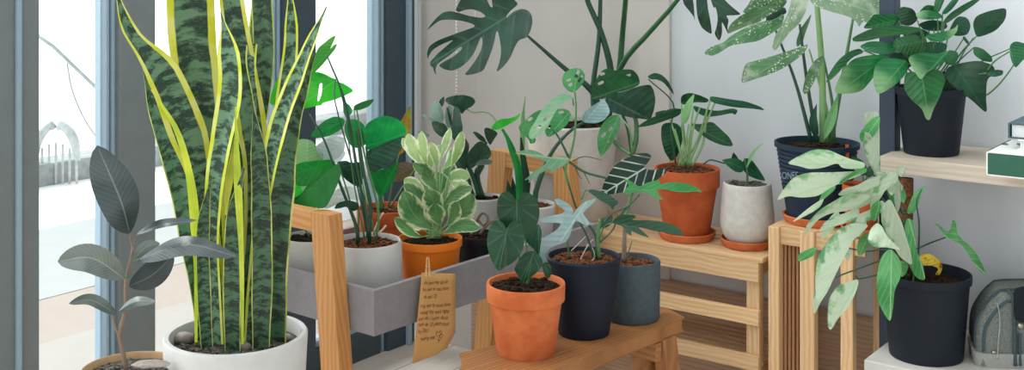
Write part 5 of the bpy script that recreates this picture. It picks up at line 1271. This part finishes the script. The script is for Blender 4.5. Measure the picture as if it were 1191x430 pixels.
for j in range(len(prof_d) - 1):
    for i in range(n_): fs.append((j * n_ + i, j * n_ + (i + 1) % n_, (j + 1) * n_ + (i + 1) % n_, (j + 1) * n_ + i))
fs += [tuple(range(n_ - 1, -1, -1)), tuple((len(prof_d) - 1) * n_ + i for i in range(n_))]
o = make('bag_body', vs, fs, fab, bg); smooth_by_angle(o, 35)
def arc(dep, k, r, mt, nm, i0=2, i1=None, dx=0):
    m = MB(); pts = []
    for x_, z_ in silc[i0:i1]:
        pts.append(V((bx + dx + .131 + (x_ - .131) * k, by, .344)) + V((.25, 1, 0)) * dep + ez * (.02 + (z_ - .02) * k + .004))
    m.tube(pts, r, 8); m.build(nm, mt, bg, True)
arc(-.001, .90, .0035, zipm, 'piping', 3, -3)
arc(.028, 1.005, .0035, zipm, 'piping', 3, -3); arc(.036, 1.005, .0022, zipm, 'zip', 3, -3); arc(DP - .02, 1.0, .0035, zipm, 'piping', 3, -3)
def front(pts, r, mt, nm):
    m = MB(); m.tube(catmull([at(x, y, 2.594) for x, y in pts], 16), r, 8); m.build(nm, mt, bg, True)
front([(1172, 338), (1178, 345), (1180, 372), (1180, 400), (1181, 425)], .0040, zipm, 'zip')
front([(1186, 388), (1186, 410), (1187, 425)], .0030, zipm, 'zip')
front([(1160, 352), (1163, 372), (1161, 400), (1160, 418)], .0012, fab2, 'seam')
m = MB(); m.prism([at(x, y, 2.588) for x, y in chaikin([(1180, 376), (1179, 345), (1184, 334), (1215, 333), (1222, 345), (1220, 376)], 2)], (0, .008, 0)); m.build('front_pocket', dark, bg)
m = MB(); c_ = at(1187, 379, 2.583); m.blob(c_, .0065, 2, 0, (1, .6, 1)); m.build('zip_pull', silver, bg, True)
m = MB(); m.blob((bx + .034, by - .006, .344 + .036), .005, 2, 0, (1, .6, .8)); m.build('zip_pull', silver, bg, True)
# base band, open and a little wider than the body
m = MB(); vs = []
for z_, gx in ((0, .004), (.032, .008), (.032, .001), (.006, .001)):
    ring = []
    for k in range(40):
        a_ = 2 * math.pi * k / 40; cx_ = math.copysign(abs(math.cos(a_)) ** .35, math.cos(a_)); sy_ = math.copysign(abs(math.sin(a_)) ** .35, math.sin(a_))
        dd = DP / 2 + sy_ * (DP / 2 + gx); ring.append(V((bx + .131 + cx_ * (.131 + gx) + .25 * dd, by + dd, .344 + z_)))
    vs += ring
fs = [(j * 40 + k, j * 40 + (k + 1) % 40, (j + 1) * 40 + (k + 1) % 40, (j + 1) * 40 + k) for j in range(3) for k in range(40)] + [tuple(range(39, -1, -1))]
o = make('bag_base', vs, fs, mat_plain('pale_canvas', '#9fa19b', .9, .15, .08, 300, .4), bg); smooth_by_angle(o, 30)

# ------------------------------------------------------------------ light and camera
wd = bpy.data.worlds.new('overcast_daylight'); bpy.context.scene.world = wd; wd.use_nodes = True
nt_ = wd.node_tree; nt_.nodes.clear()
tc = nt_.nodes.new('ShaderNodeTexCoord'); dt = nt_.nodes.new('ShaderNodeVectorMath'); dt.operation = 'DOT_PRODUCT'
nt_.links.new(tc.outputs['Generated'], dt.inputs[0]); dt.inputs[1].default_value = (-.78, .56, .28)
mr = nt_.nodes.new('ShaderNodeMapRange'); mr.interpolation_type = 'SMOOTHSTEP'; nt_.links.new(dt.outputs['Value'], mr.inputs[0])
mr.inputs[1].default_value = -.25; mr.inputs[2].default_value = .75; mr.inputs[3].default_value = SKY_LO; mr.inputs[4].default_value = SKY_HI
bgd = nt_.nodes.new('ShaderNodeBackground'); bgd.inputs[0].default_value = (.95, .985, 1, 1); nt_.links.new(mr.outputs[0], bgd.inputs[1])
wo = nt_.nodes.new('ShaderNodeOutputWorld'); nt_.links.new(bgd.outputs[0], wo.inputs[0])

sl = bpy.data.lights.new('hazy_sun', 'SUN'); sl.energy = SUN; sl.angle = math.radians(25); sl.color = (1, .98, .94)
so_ = bpy.data.objects.new('hazy_sun', sl); col.objects.link(so_); so_.location = (-3, 5, 4)
so_.rotation_euler = (V((.72, -.30, -.62))).to_track_quat('-Z', 'Y').to_euler()

cam = bpy.data.cameras.new('camera'); co = bpy.data.objects.new('camera', cam); col.objects.link(co)
co.location = (0, 0, H); co.rotation_euler = (math.pi / 2, 0, 0)
cam.sensor_width = 36; cam.sensor_fit = 'HORIZONTAL'; cam.lens = F / 1191 * 36
cam.shift_y = -(215 - HY) / 1191; cam.clip_start = .05
bpy.context.scene.camera = co
sc = bpy.context.scene
sc.view_settings.view_transform = 'Standard'; sc.view_settings.look = 'None'; sc.view_settings.gamma = 1; sc.view_settings.use_curve_mapping = False
sc.view_settings.exposure = EXPO
